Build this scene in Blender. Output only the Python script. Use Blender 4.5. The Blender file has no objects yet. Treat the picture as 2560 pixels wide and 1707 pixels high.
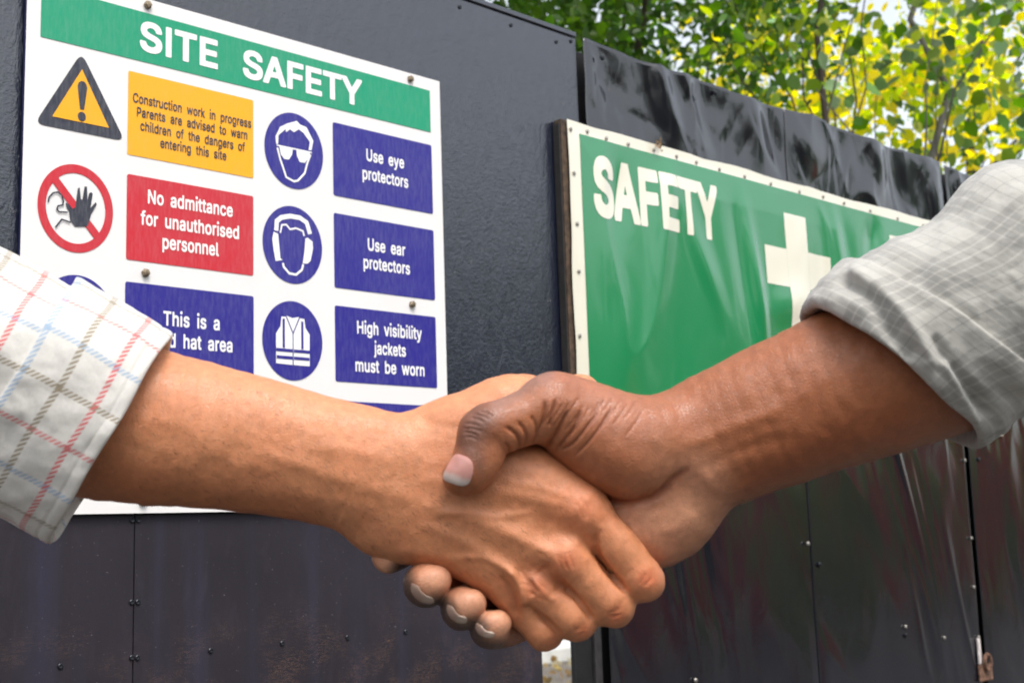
import bpy, math, random, json
import numpy as np
from mathutils import Vector, Matrix
from mathutils.geometry import tessellate_polygon

# ------------------------------------------------------------------ camera, sky, sun, exposure
SC = bpy.context.scene
COL = SC.collection
H = 1.30            # camera height
D = 1.15            # distance from camera to the hoarding
F = 3103.0          # focal length in photo pixels (2560 wide)
MR = [[0.7348001, 0.0328302, -0.6774887], [0.0777755, 0.9881613, 0.1322420], [0.6738096, -0.1498647, 0.7235473]]
c2b = lambda v: Vector((v[0], v[2], -v[1]))
RIGHT, DOWN, FWD = [c2b(r) for r in MR]
cam_d = bpy.data.cameras.new('camera')
cam = bpy.data.objects.new('camera', cam_d); COL.objects.link(cam)
cam.matrix_world = Matrix.Translation((0, 0, H)) @ Matrix((RIGHT, -DOWN, -FWD)).transposed().to_4x4()
cam_d.sensor_width = 36.0
cam_d.lens = 36.0 * F / 2560.0
cam_d.clip_start = 0.02; cam_d.clip_end = 3000
cam_d.dof.use_dof = True
cam_d.dof.focus_distance = 0.82
cam_d.dof.aperture_fstop = cam_d.lens * 0.001 / 0.0025
cam_d.dof.aperture_blades = 0
SC.camera = cam

SUN_EL, SUN_AZ = math.radians(58), math.radians(200)      # azimuth measured from +Y towards +X
world = bpy.data.worlds.new('World'); SC.world = world; world.use_nodes = True
nt = world.node_tree; bg = nt.nodes['Background']
sky = nt.nodes.new('ShaderNodeTexSky'); sky.sky_type = 'NISHITA'; sky.sun_disc = False
sky.sun_elevation = SUN_EL; sky.sun_rotation = SUN_AZ; sky.air_density = 1.2; sky.dust_density = 3.0; sky.ozone_density = 0.6
hs = nt.nodes.new('ShaderNodeHueSaturation'); hs.inputs['Saturation'].default_value = 0.32
nt.links.new(sky.outputs[0], hs.inputs['Color']); nt.links.new(hs.outputs[0], bg.inputs['Color'])
bg.inputs['Strength'].default_value = 0.15
sd = bpy.data.lights.new('sun', 'SUN'); sun = bpy.data.objects.new('sun', sd); COL.objects.link(sun)
sd.energy = 0.95; sd.angle = math.radians(22); sd.color = (1, 0.965, 0.91)
sdir = Vector((math.sin(SUN_AZ)*math.cos(SUN_EL), math.cos(SUN_AZ)*math.cos(SUN_EL), math.sin(SUN_EL)))
sun.rotation_euler = sdir.to_track_quat('Z', 'Y').to_euler(); sun.location = (0, 0, 8)
SC.view_settings.view_transform = 'Standard'; SC.view_settings.look = 'None'
SC.view_settings.exposure = 1.02; SC.view_settings.gamma = 1.0
SC.render.engine = 'CYCLES'
SC.cycles.max_bounces = 7; SC.cycles.diffuse_bounces = 3; SC.cycles.glossy_bounces = 3; SC.cycles.transmission_bounces = 3
SC.cycles.transparent_max_bounces = 6; SC.cycles.use_denoising = True
SC.cycles.caustics_reflective = False; SC.cycles.caustics_refractive = False

rnd = random.Random(7)

# ------------------------------------------------------------------ node helpers
def lin(c):
    return tuple(((v/255)/12.92 if v/255 <= .04045 else ((v/255+.055)/1.055)**2.4) for v in c) + (1,)
class NT:
    def __init__(s, name):
        s.m = bpy.data.materials.new(name); s.m.use_nodes = True
        s.t = s.m.node_tree; s.p = s.t.nodes['Principled BSDF']; s.out = s.t.nodes['Material Output']
    def n(s, ty, **kw):
        nd = s.t.nodes.new(ty)
        for k, v in kw.items(): setattr(nd, k, v)
        return nd
    def set(s, inp, v):
        if isinstance(v, bpy.types.NodeSocket): s.t.links.new(v, inp)
        elif v is not None: inp.default_value = v
    def math(s, op, a, b=None, c=None, clamp=False):
        nd = s.n('ShaderNodeMath', operation=op); nd.use_clamp = clamp
        s.set(nd.inputs[0], a)
        if b is not None: s.set(nd.inputs[1], b)
        if c is not None: s.set(nd.inputs[2], c)
        return nd.outputs[0]
    def coord(s, kind='Object'):
        return s.n('ShaderNodeTexCoord').outputs[kind]
    def mapping(s, vec, scale=(1, 1, 1), rot=(0, 0, 0), loc=(0, 0, 0)):
        nd = s.n('ShaderNodeMapping'); s.set(nd.inputs['Vector'], vec)
        nd.inputs['Scale'].default_value = scale; nd.inputs['Rotation'].default_value = rot; nd.inputs['Location'].default_value = loc
        return nd.outputs[0]
    def noise(s, vec, scale, detail=4, rough=.5, dist=0.):
        nd = s.n('ShaderNodeTexNoise'); s.set(nd.inputs['Vector'], vec)
        nd.inputs['Scale'].default_value = scale; nd.inputs['Detail'].default_value = detail
        nd.inputs['Roughness'].default_value = rough; nd.inputs['Distortion'].default_value = dist
        return nd.outputs[0]
    def voro(s, vec, scale, feature='F1', out='Distance'):
        nd = s.n('ShaderNodeTexVoronoi', feature=feature); s.set(nd.inputs['Vector'], vec); nd.inputs['Scale'].default_value = scale
        return nd.outputs[out]
    def ramp(s, fac, stops, interp='LINEAR'):
        nd = s.n('ShaderNodeValToRGB'); s.set(nd.inputs[0], fac); cr = nd.color_ramp; cr.interpolation = interp
        while len(cr.elements) < len(stops): cr.elements.new(0.5)
        for e, (p, c) in zip(cr.elements, stops):
            e.position = p; e.color = c if isinstance(c, tuple) else (c, c, c, 1)
        return nd
    def mix(s, fac, a, b, blend='MIX'):
        nd = s.n('ShaderNodeMix', data_type='RGBA', blend_type=blend)
        s.set(nd.inputs[0], fac); s.set(nd.inputs[6], a); s.set(nd.inputs[7], b)
        return nd.outputs[2]
    def bump(s, h, strength=.3, dist=.001, normal=None):
        nd = s.n('ShaderNodeBump'); s.set(nd.inputs['Height'], h)
        nd.inputs['Strength'].default_value = strength; nd.inputs['Distance'].default_value = dist
        if normal is not None: s.set(nd.inputs['Normal'], normal)
        return nd.outputs[0]
    def P(s, **kw):
        for k, v in kw.items(): s.set(s.p.inputs[k.replace('_', ' ')], v)
        return s
def simple(name, col, rough=.5, var=.12, scale=30, metallic=0., bump=0., coat=0., spec=.5):
    a = NT(name); c = a.coord()
    n1 = a.noise(c, scale, 5, .6)
    f = a.ramp(n1, [(.3, 1-var), (.7, 1+var)]).outputs[0]
    col4 = col if len(col) == 4 else tuple(col)+(1,)
    a.P(Base_Color=a.mix(1.0, col4, f, 'MULTIPLY'), Roughness=a.math('MULTIPLY_ADD', n1, .25, rough-.12), Metallic=metallic, Specular_IOR_Level=spec, Coat_Weight=coat)
    if bump: a.P(Normal=a.bump(a.noise(c, scale*4, 4), bump, .001))
    return a.m

# ------------------------------------------------------------------ object helpers
def tag(o, label=None, cat=None, group=None, kind=None):
    if label: o['label'] = label
    if cat: o['category'] = cat
    if group: o['group'] = group
    if kind: o['kind'] = kind
    return o
def empty(name, loc, label=None, cat=None, group=None):
    o = bpy.data.objects.new(name, None); COL.objects.link(o); o.location = loc; o.empty_display_size = .05
    return tag(o, label, cat, group)
def mesh_obj(name, verts, faces, mats, parent=None, smooth=False, midx=None, uvs=None, cols=None):
    me = bpy.data.meshes.new(name)
    if isinstance(verts, np.ndarray) and isinstance(faces, np.ndarray):
        nv, nf, k = len(verts), len(faces), faces.shape[1]
        me.vertices.add(nv); me.vertices.foreach_set('co', verts.astype(np.float32).ravel())
        me.loops.add(nf*k); me.loops.foreach_set('vertex_index', faces.astype(np.int32).ravel())
        me.polygons.add(nf); me.polygons.foreach_set('loop_start', np.arange(nf, dtype=np.int32)*k)
        me.polygons.foreach_set('loop_total', np.full(nf, k, dtype=np.int32))
        me.update(calc_edges=True)
    else:
        me.from_pydata([tuple(v) for v in verts], [], [tuple(f) for f in faces]); me.update()
    for m in (mats if isinstance(mats, (list, tuple)) else [mats]): me.materials.append(m)
    if smooth: me.polygons.foreach_set('use_smooth', [True]*len(me.polygons))
    if midx is not None: me.polygons.foreach_set('material_index', np.asarray(midx, dtype=np.int32))
    if uvs is not None:
        ul = me.uv_layers.new(name='UVMap'); li = np.empty(len(me.loops), dtype=np.int32); me.loops.foreach_get('vertex_index', li)
        ul.data.foreach_set('uv', np.asarray(uvs, dtype=np.float32)[li].ravel())
    if cols is not None:
        ca = me.color_attributes.new('pigment', 'FLOAT_COLOR', 'POINT')
        c4 = np.ones((len(me.vertices), 4), dtype=np.float32); c4[:, :3] = cols; ca.data.foreach_set('color', c4.ravel())
    o = bpy.data.objects.new(name, me); COL.objects.link(o)
    if parent is not None:
        o.parent = parent
        o.matrix_parent_inverse = Matrix.Translation(-Vector(parent.location)) if parent.parent is None else Matrix.Translation(-Vector(parent['_w'])) if '_w' in parent else Matrix.Identity(4)
    return o
def box_vf(x0, x1, y0, y1, z0, z1, bev=0.0):
    v = [(x, y, z) for x in (x0, x1) for y in (y0, y1) for z in (z0, z1)]
    f = [(0, 1, 3, 2), (4, 6, 7, 5), (0, 4, 5, 1), (2, 3, 7, 6), (0, 2, 6, 4), (1, 5, 7, 3)]
    return v, f
def box(name, x0, x1, y0, y1, z0, z1, mat, parent=None, bev=0.0):
    v, f = box_vf(x0, x1, y0, y1, z0, z1)
    o = mesh_obj(name, v, f, mat, parent)
    if bev:
        md = o.modifiers.new('bevel', 'BEVEL'); md.width = bev; md.segments = 2; md.limit_method = 'ANGLE'
    return o
W = lambda x, z, off=0.0: (x*D, D-off, H+z*D)       # a point of the hoarding's plane, off metres in front of it

# vectorised value noise
def vnoise(P, seed=0):
    P = np.asarray(P, dtype=np.float64); I = np.floor(P).astype(np.int64); Fr = P-I; Fr = Fr*Fr*(3-2*Fr)
    def h(ix, iy, iz):
        n = (ix*374761393 + iy*668265263 + iz*2147483647 + seed*974634777) & 0xFFFFFFFF
        n = ((n ^ (n >> 13))*1274126177) & 0xFFFFFFFF
        n = ((n ^ (n >> 16))*2246822519) & 0xFFFFFFFF
        return ((n ^ (n >> 15)) & 0xFFFFFF)/float(0xFFFFFF)
    r = 0
    for a in (0, 1):
        for b in (0, 1):
            for c in (0, 1):
                w = (Fr[:, 0] if a else 1-Fr[:, 0])*(Fr[:, 1] if b else 1-Fr[:, 1])*(Fr[:, 2] if c else 1-Fr[:, 2])
                r = r + w*h(I[:, 0]+a, I[:, 1]+b, I[:, 2]+c)
    return r*2-1
def fbm(P, seed=0, octv=3, gain=.5):
    P = np.asarray(P, dtype=np.float64); r = 0; a = 1.
    for i in range(octv):
        r = r + a*vnoise(P*(2.03**i)+i*17.3, seed+i); a *= gain
    return r

# ------------------------------------------------------------------ letter outlines (advance, closed contours)
GLYPHS = json.loads('''{"A":[480,[[16,0,201,509,276,509,463,0,395,0,287,302,264,372,232,478,245,478,213,371,191,302,85,0],[110,142,110,199,370,199,370,142]]],"C":[510,[[267,-7,235,-5,205,1,177,11,150,25,126,42,104,63,86,88,70,115,57,146,48,179,42,215,40,254,42,293,48,329,57,362,70,393,86,421,104,445,126,466,150,484,177,498,205,508,235,514,267,516,286,515,305,513,323,509,340,504,357,498,373,490,388,481,402,471,415,460,427,447,438,433,448,418,456,402,463,385,469,367,473,348,408,348,405,361,401,373,395,384,389,395,382,404,375,413,366,421,357,428,348,435,337,440,327,445,315,449,304,452,292,454,280,455,267,456,245,454,223,450,203,443,184,432,166,419,150,403,137,385,125,364,116,340,109,314,105,285,103,254,105,223,109,194,116,168,125,145,137,123,151,105,166,89,184,76,203,66,223,59,245,54,267,53,280,53,292,55,304,57,315,60,327,64,337,69,348,74,357,81,366,88,375,96,382,105,389,114,395,125,401,136,405,148,408,160,473,160,469,142,463,124,457,107,448,91,438,76,428,62,416,49,402,38,388,28,373,19,357,11,341,5,323,0,305,-4,286,-6]]],"E":[419,[[60,0,60,509,372,509,372,452,125,452,125,286,355,286,355,229,125,229,125,57,375,57,375,0]]],"F":[410,[[60,0,60,509,369,509,369,452,125,452,125,278,346,278,346,221,125,221,125,0]]],"H":[517,[[60,0,60,509,125,509,125,289,392,289,392,509,457,509,457,0,392,0,392,232,125,232,125,0]]],"I":[190,[[65,0,65,509,125,509,125,0]]],"N":[523,[[60,0,60,509,136,509,343,183,363,151,388,107,414,55,405,54,401,108,399,157,399,195,399,509,463,509,463,0,387,0,202,290,177,331,148,381,108,452,119,454,122,384,124,328,125,291,125,0]]],"P":[445,[[60,0,60,509,235,509,263,507,289,503,312,497,332,487,350,476,366,462,379,447,390,430,398,411,404,391,407,370,409,348,407,325,404,304,398,284,390,265,379,248,366,233,350,219,332,207,312,198,289,191,263,187,235,186,109,186,109,242,233,242,252,243,269,246,284,250,297,256,308,264,318,272,327,282,333,294,338,306,342,319,344,333,344,348,344,362,342,376,338,389,333,402,326,413,318,423,308,431,297,439,284,444,268,449,251,451,232,452,125,452,125,0]]],"R":[449,[[60,0,60,509,236,509,264,507,290,504,313,497,333,489,351,478,367,465,380,450,390,433,399,415,405,395,408,374,409,352,408,330,405,309,399,290,390,271,380,255,367,240,351,228,333,217,312,209,289,203,264,199,236,198,96,198,96,255,234,255,252,256,269,258,284,262,298,267,309,273,319,281,327,290,334,300,339,312,342,324,344,338,345,352,344,367,342,380,339,393,334,405,327,415,319,425,309,433,298,440,284,445,269,449,252,451,233,452,125,452,125,0],[353,0,230,229,303,229,428,0]]],"S":[447,[[224,-9,197,-8,172,-4,149,1,128,9,108,19,91,31,76,45,64,60,54,77,46,96,41,115,38,137,104,137,107,123,110,110,116,98,123,88,132,79,142,71,154,64,166,59,180,55,194,52,209,50,224,49,241,50,257,52,272,55,286,60,299,66,311,74,321,82,329,92,336,102,341,114,345,126,346,139,345,151,342,161,338,171,332,179,325,186,316,193,307,199,296,205,245,222,184,239,154,249,128,260,105,274,86,289,71,307,60,326,54,348,52,372,53,393,58,413,65,431,75,448,87,463,102,476,119,488,138,498,158,506,180,511,203,514,227,516,252,514,275,511,296,505,316,498,334,488,351,476,365,463,377,449,387,433,394,415,399,397,401,378,337,378,334,396,326,412,316,426,302,437,286,447,267,453,247,457,225,459,209,458,194,456,180,452,167,448,156,442,145,435,136,427,129,418,123,409,118,398,116,387,115,376,116,363,119,352,124,342,131,334,139,326,148,319,158,313,169,308,212,293,264,279,312,264,324,258,336,252,347,245,359,238,369,229,379,220,387,209,395,198,401,185,405,171,407,155,408,139,407,118,403,99,396,81,386,64,374,48,360,34,343,21,323,11,302,2,278,-4,252,-8]]],"T":[449,[[32,452,32,509,417,509,417,452,257,452,257,0,193,0,193,452]]],"U":[517,[[259,-8,230,-7,203,-2,177,5,154,15,133,28,114,43,98,60,85,80,74,101,66,124,62,148,60,173,60,509,124,509,124,178,125,160,128,144,133,128,141,113,150,99,160,87,173,77,187,68,203,61,220,56,239,53,259,52,279,53,298,56,315,61,331,68,345,77,357,87,368,99,377,113,384,128,389,144,392,160,393,178,393,509,457,509,457,173,456,148,451,124,443,101,433,80,419,60,403,43,384,28,363,15,340,5,315,-2,288,-7]]],"Y":[472,[[203,0,203,208,16,509,91,509,192,344,222,292,250,230,224,230,251,293,280,344,381,509,455,509,268,208,268,0]]],"a":[389,[[160,-9,142,-8,126,-5,110,-1,94,5,80,12,68,22,57,32,48,45,40,58,35,73,31,90,30,108,31,123,34,138,38,150,43,161,50,171,58,179,67,187,78,193,89,199,100,203,112,207,125,211,178,220,234,227,244,228,252,230,259,232,265,235,270,238,273,243,275,248,276,255,276,257,275,268,273,279,271,288,267,297,262,304,256,311,248,317,240,322,230,326,220,329,208,330,196,331,183,330,171,329,159,326,149,322,140,318,132,313,124,307,118,301,112,294,107,288,103,281,100,274,41,291,48,308,57,322,67,335,79,346,91,355,104,364,118,370,133,375,148,379,163,382,179,384,194,384,239,379,251,376,263,372,275,367,286,360,296,353,306,343,315,333,322,320,329,306,333,290,336,272,337,251,337,0,277,0,277,52,272,52,252,25,244,18,236,12,226,6,215,1,203,-3,190,-6,176,-8],[170,45,187,46,202,49,216,53,228,59,239,66,248,74,257,83,263,93,269,104,272,115,275,126,276,138,276,190,259,182,231,176,200,171,175,168,134,159,125,155,117,150,110,145,103,139,98,132,95,124,93,115,92,105,92,95,94,87,98,79,102,72,107,66,114,61,121,56,130,52,139,49,149,47,159,46]]],"b":[424,[[229,-8,213,-7,198,-5,184,-1,172,4,162,10,153,17,145,24,138,31,118,59,112,59,112,0,53,0,53,509,114,509,114,319,118,319,137,346,144,353,152,360,161,367,171,373,183,378,197,381,212,384,229,384,252,383,274,378,294,371,313,361,330,347,345,332,359,313,370,293,379,270,385,245,389,218,390,189,389,160,385,133,379,108,370,84,359,64,346,45,330,29,313,16,294,5,274,-2,252,-7],[220,47,237,48,253,51,267,57,279,66,291,76,301,88,309,101,316,117,321,133,325,151,327,170,328,189,327,209,325,227,321,245,316,261,309,276,301,290,291,301,280,311,267,319,253,325,237,329,220,330,203,329,188,325,174,320,161,312,150,302,140,291,132,278,125,263,120,247,116,229,113,210,113,189,113,169,116,150,120,132,125,115,132,100,140,86,150,75,162,65,174,57,188,51,204,48]]],"c":[396,[[207,-8,182,-7,159,-2,137,6,117,16,98,30,82,46,68,64,56,85,46,108,40,133,36,159,34,187,36,216,40,243,46,268,56,291,68,312,82,330,98,346,117,360,137,371,159,378,182,383,207,384,221,384,234,383,247,380,260,377,272,373,284,368,295,362,305,356,315,349,324,341,332,332,340,322,347,312,353,301,358,289,362,277,303,262,290,289,270,311,242,325,207,330,189,329,173,325,158,319,145,310,134,300,124,287,115,274,108,258,103,242,99,224,97,206,96,187,97,169,99,151,103,134,108,117,115,102,124,89,134,76,145,66,158,57,173,51,189,48,207,46,243,52,271,66,292,89,304,117,363,102,359,90,354,78,348,67,341,56,334,46,325,37,316,29,306,21,296,15,285,9,273,4,261,-1,248,-4,235,-6,221,-8]]],"d":[424,[[195,-8,172,-7,151,-2,130,5,111,16,94,29,79,45,66,64,55,84,46,108,39,133,35,160,34,189,35,218,39,245,46,270,55,293,66,313,79,332,95,347,112,361,131,371,151,378,173,383,196,384,213,384,228,381,241,378,253,373,263,367,272,360,280,353,287,346,306,319,311,319,311,509,372,509,372,0,313,0,313,59,307,59,287,31,280,24,272,17,263,10,252,4,241,-1,227,-5,212,-7],[205,47,221,48,236,51,250,57,263,65,274,75,284,86,293,100,299,115,305,132,309,150,311,169,312,189,311,210,309,229,305,247,300,263,293,278,284,291,275,302,263,312,251,320,237,325,221,329,205,330,187,329,172,325,157,319,145,311,133,301,124,290,115,276,108,261,103,245,99,227,97,209,96,189,97,170,99,151,103,133,109,117,115,101,124,88,134,76,145,66,158,57,172,51,188,48]]],"e":[404,[[212,-8,185,-7,161,-2,138,6,117,16,98,30,82,46,68,64,56,85,46,108,40,132,35,159,34,187,35,215,39,242,46,267,55,290,67,311,81,329,97,346,115,359,135,370,157,378,180,383,205,384,221,384,236,382,251,379,266,374,280,368,294,361,307,351,319,341,331,329,341,315,350,299,357,282,363,263,368,242,370,219,371,194,371,169,75,169,75,221,338,221,310,202,309,220,307,237,303,254,298,269,291,282,283,294,273,305,263,314,250,321,237,326,222,329,205,330,189,329,173,326,159,321,146,313,135,304,125,294,116,282,109,270,103,256,99,241,97,226,96,211,96,178,97,157,100,139,104,122,110,106,118,92,128,80,139,70,151,61,165,55,179,50,195,47,212,46,224,47,234,48,244,50,254,53,263,56,271,61,278,66,285,73,292,80,297,88,302,96,306,105,365,91,360,77,353,63,345,51,335,39,324,29,311,19,298,11,283,4,266,-1,249,-5,231,-7]]],"f":[254,[[228,379,228,327,6,327,6,379],[81,0,81,432,82,447,84,461,89,474,96,486,104,496,113,505,124,513,135,519,148,524,161,527,174,529,187,530,222,527,243,521,227,468,215,472,195,474,182,473,171,470,162,466,154,460,149,452,145,443,142,431,142,419,142,0]]],"g":[425,[[207,-151,187,-150,168,-148,150,-144,134,-140,119,-134,105,-127,93,-119,82,-110,73,-101,64,-91,57,-80,51,-69,101,-41,122,-66,128,-72,136,-78,145,-83,154,-88,165,-92,178,-95,192,-97,207,-97,229,-96,249,-92,267,-85,282,-75,295,-62,304,-47,310,-28,311,-6,311,68,306,68,287,41,280,34,272,28,263,21,252,16,241,11,227,8,212,5,195,5,173,6,152,10,132,17,113,27,95,39,80,53,67,71,55,90,46,112,39,136,35,163,34,191,35,220,39,246,46,271,55,293,66,314,80,332,95,347,112,361,131,371,152,378,173,383,196,384,213,384,228,382,242,378,253,373,264,367,273,360,281,353,288,346,308,319,313,319,313,379,372,379,372,-9,371,-32,367,-54,360,-73,350,-90,338,-104,324,-117,308,-127,291,-136,271,-142,251,-147,229,-150],[205,59,222,60,237,63,251,68,264,75,275,84,285,95,293,107,300,121,305,137,309,154,312,172,312,193,312,212,309,231,305,248,300,264,293,278,285,291,275,303,264,312,251,320,237,325,222,329,205,330,188,329,172,325,158,320,145,312,134,302,124,290,115,277,109,262,103,246,99,229,97,212,96,193,97,173,99,155,103,138,109,123,116,108,124,96,134,85,145,76,158,68,172,63,188,60]]],"h":[410,[[114,227,114,0,53,0,53,509,114,509,114,287,102,287,112,312,124,332,137,349,152,362,169,372,187,379,207,383,227,384,246,383,264,380,280,376,295,369,309,360,321,349,332,336,341,321,348,304,353,285,356,264,357,240,357,0,296,0,296,235,295,256,290,275,283,291,273,304,260,315,246,323,229,328,210,329,197,328,184,326,172,322,161,317,150,311,141,303,133,293,126,283,121,271,117,257,114,243]]],"i":[167,[[53,0,53,379,114,379,114,0],[84,443,75,444,67,446,60,449,54,455,48,461,44,468,42,475,41,483,42,491,44,499,48,506,54,512,60,517,67,521,75,523,84,524,92,523,100,521,107,517,114,512,119,506,123,499,126,491,126,483,126,475,123,468,119,461,114,455,107,449,100,446,92,444]]],"j":[167,[[53,379,114,379,114,-30,113,-47,111,-63,107,-77,102,-90,95,-102,86,-113,76,-122,65,-129,52,-135,37,-139,21,-142,4,-143,-10,-143,-10,-87,2,-87,14,-86,25,-83,34,-78,40,-72,46,-64,50,-54,52,-42,53,-29],[83,443,75,444,67,446,60,449,53,455,48,461,44,468,42,475,41,483,42,491,44,499,48,506,53,512,60,517,67,521,75,523,83,524,92,523,100,521,107,517,114,512,119,506,123,499,125,491,126,483,125,475,123,468,119,461,114,455,107,449,100,446,92,444]]],"k":[381,[[110,137,110,212,121,212,284,379,360,379,184,199,177,199],[53,0,53,509,114,509,114,0],[294,0,148,186,191,229,372,0]]],"l":[189,[[139,-2,119,-1,101,3,86,10,74,20,65,33,58,47,54,65,53,84,53,509,114,509,114,99,114,87,115,77,117,68,120,62,124,58,130,54,137,53,146,52,160,53,170,54,181,3,162,-1]]],"m":[610,[[53,0,53,379,112,379,112,295,108,295,112,310,118,323,125,335,132,346,141,355,151,363,161,370,172,376,183,380,195,384,207,386,219,386,239,385,257,380,273,372,287,361,299,347,309,331,316,314,321,295,312,295,317,308,322,321,329,332,337,343,347,353,357,361,368,369,381,375,394,380,407,383,422,385,437,386,453,385,468,383,483,378,497,372,510,364,522,354,532,342,541,328,548,313,553,296,556,276,557,255,557,0,496,0,496,254,494,273,490,289,483,302,473,313,460,321,447,326,433,329,419,330,406,330,395,328,384,324,374,320,365,314,358,307,351,299,345,290,341,280,338,270,336,259,335,247,335,0,274,0,274,260,273,275,269,288,262,301,253,311,242,320,229,326,215,329,199,330,188,330,178,328,168,325,158,320,148,314,140,307,132,299,126,289,121,278,117,266,114,253,114,238,114,0]]],"n":[410,[[114,227,114,0,53,0,53,379,112,379,112,287,102,287,112,312,124,332,137,349,152,362,169,372,187,379,207,383,227,384,246,383,264,380,280,376,295,369,309,360,321,349,332,336,341,321,348,304,353,285,356,264,357,240,357,0,296,0,296,235,295,256,290,275,283,291,273,304,260,315,246,323,229,328,210,329,197,328,184,326,172,322,161,317,150,311,141,303,133,293,126,283,121,271,117,257,114,243]]],"o":[415,[[207,-8,182,-7,159,-2,137,6,117,16,98,30,82,46,68,64,56,85,46,108,40,133,36,159,34,187,36,216,40,243,46,268,56,291,68,312,82,330,98,346,117,360,137,371,159,378,182,383,207,384,233,383,256,378,278,371,299,360,317,346,333,330,347,312,359,291,369,268,376,243,380,216,381,187,380,159,376,133,369,108,359,85,347,64,333,46,317,30,299,16,278,6,256,-2,233,-7],[207,46,226,48,242,51,257,57,270,66,282,76,292,89,300,102,307,117,312,134,316,151,318,169,319,187,318,206,316,224,312,242,307,258,300,274,292,287,282,300,270,310,257,319,242,325,226,329,207,330,189,329,173,325,158,319,145,310,134,300,124,287,115,274,108,258,103,242,99,224,97,206,96,187,97,169,99,151,103,134,108,117,115,102,124,89,134,76,145,66,158,57,173,51,189,48]]],"p":[424,[[53,-143,53,379,112,379,112,319,118,319,137,346,144,353,152,360,161,367,171,373,183,378,197,381,212,384,229,384,252,383,274,378,294,371,313,361,330,347,345,332,359,313,370,293,379,270,385,245,389,218,390,189,389,160,385,133,379,108,370,84,359,64,346,45,330,29,313,16,294,5,274,-2,252,-7,229,-8,213,-7,198,-5,184,-1,173,4,162,10,153,17,145,24,138,31,118,59,114,59,114,-143],[220,47,237,48,253,51,267,57,279,66,291,76,301,88,309,101,316,117,321,133,325,151,327,170,328,189,327,209,325,227,321,245,316,261,309,276,301,290,291,301,280,311,267,319,253,325,237,329,220,330,203,329,188,325,174,320,161,312,150,302,140,291,132,278,125,263,120,247,116,229,113,210,113,189,113,169,116,150,120,132,125,115,132,100,140,86,150,75,162,65,174,57,188,51,204,48]]],"r":[259,[[53,0,53,379,112,379,112,321,115,321,122,335,130,347,140,358,152,367,166,375,181,380,196,384,213,385,229,384,243,384,243,322,230,324,207,326,194,325,182,323,170,319,159,315,149,309,140,301,132,293,126,284,121,273,117,262,114,250,114,237,114,0]]],"s":[365,[[182,-8,163,-7,145,-5,128,-2,112,3,98,10,84,18,72,27,62,38,53,50,45,63,40,78,36,94,94,107,99,92,105,79,114,69,124,60,136,54,150,49,165,46,181,45,200,46,217,50,232,55,244,62,255,71,262,81,267,91,268,103,267,112,265,121,260,129,254,136,246,142,237,147,225,151,212,155,149,170,125,177,104,186,87,196,72,208,61,222,53,237,48,255,47,274,48,290,51,305,57,319,65,332,75,343,87,354,100,363,115,370,131,377,149,381,167,384,187,384,206,384,223,381,239,378,254,372,267,366,279,358,290,349,299,339,307,328,314,316,319,303,324,290,268,277,264,288,258,298,251,307,243,316,232,323,219,328,205,331,187,333,171,332,156,329,143,324,131,317,121,308,114,299,110,289,109,277,110,267,112,258,117,250,124,243,133,237,144,232,157,227,172,223,229,209,254,202,275,194,292,183,306,171,317,158,325,142,330,125,331,107,330,90,326,75,321,61,312,47,302,35,290,24,276,15,260,6,242,0,223,-5,203,-7]]],"t":[227,[[204,379,204,327,6,327,6,379],[65,471,126,471,126,98,127,86,128,76,132,68,136,61,142,56,150,53,159,51,170,50,185,51,202,54,213,2,192,-3,168,-4,145,-3,125,2,107,10,92,21,80,35,72,52,67,71,65,93]]],"u":[410,[[182,-5,164,-4,146,-1,130,4,115,11,101,20,89,31,78,44,69,59,62,76,57,95,54,116,53,139,53,379,114,379,114,144,115,123,119,105,127,89,137,75,150,64,164,56,181,52,200,50,213,51,226,53,238,57,249,62,259,69,268,77,276,86,283,97,289,109,293,122,295,137,296,153,296,379,357,379,357,0,298,0,298,92,307,92,297,67,286,47,272,30,257,17,240,7,222,0,203,-4]]],"v":[389,[[163,0,17,379,84,379,165,155,187,87,206,21,184,21,203,87,224,155,305,379,371,379,226,0]]],"w":[567,[[138,0,23,379,87,379,133,214,154,137,175,41,165,41,186,135,206,214,252,379,316,379,362,214,382,136,402,41,391,41,413,135,434,214,480,379,545,379,429,0,368,0,319,172,305,225,291,280,277,338,291,338,277,280,263,225,248,172,199,0]]],"y":[389,[[47,-139,61,-86,71,-87,80,-89,88,-90,96,-90,104,-89,111,-87,118,-84,124,-80,130,-74,136,-67,141,-58,146,-48,151,-36,163,-1,17,379,84,379,165,155,187,87,206,21,184,21,202,87,224,155,305,379,371,379,204,-58,198,-72,191,-85,184,-97,177,-107,168,-116,159,-124,150,-130,139,-136,128,-140,117,-143,104,-145,91,-145,65,-143]]]}''')
CAP = 509.0
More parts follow.
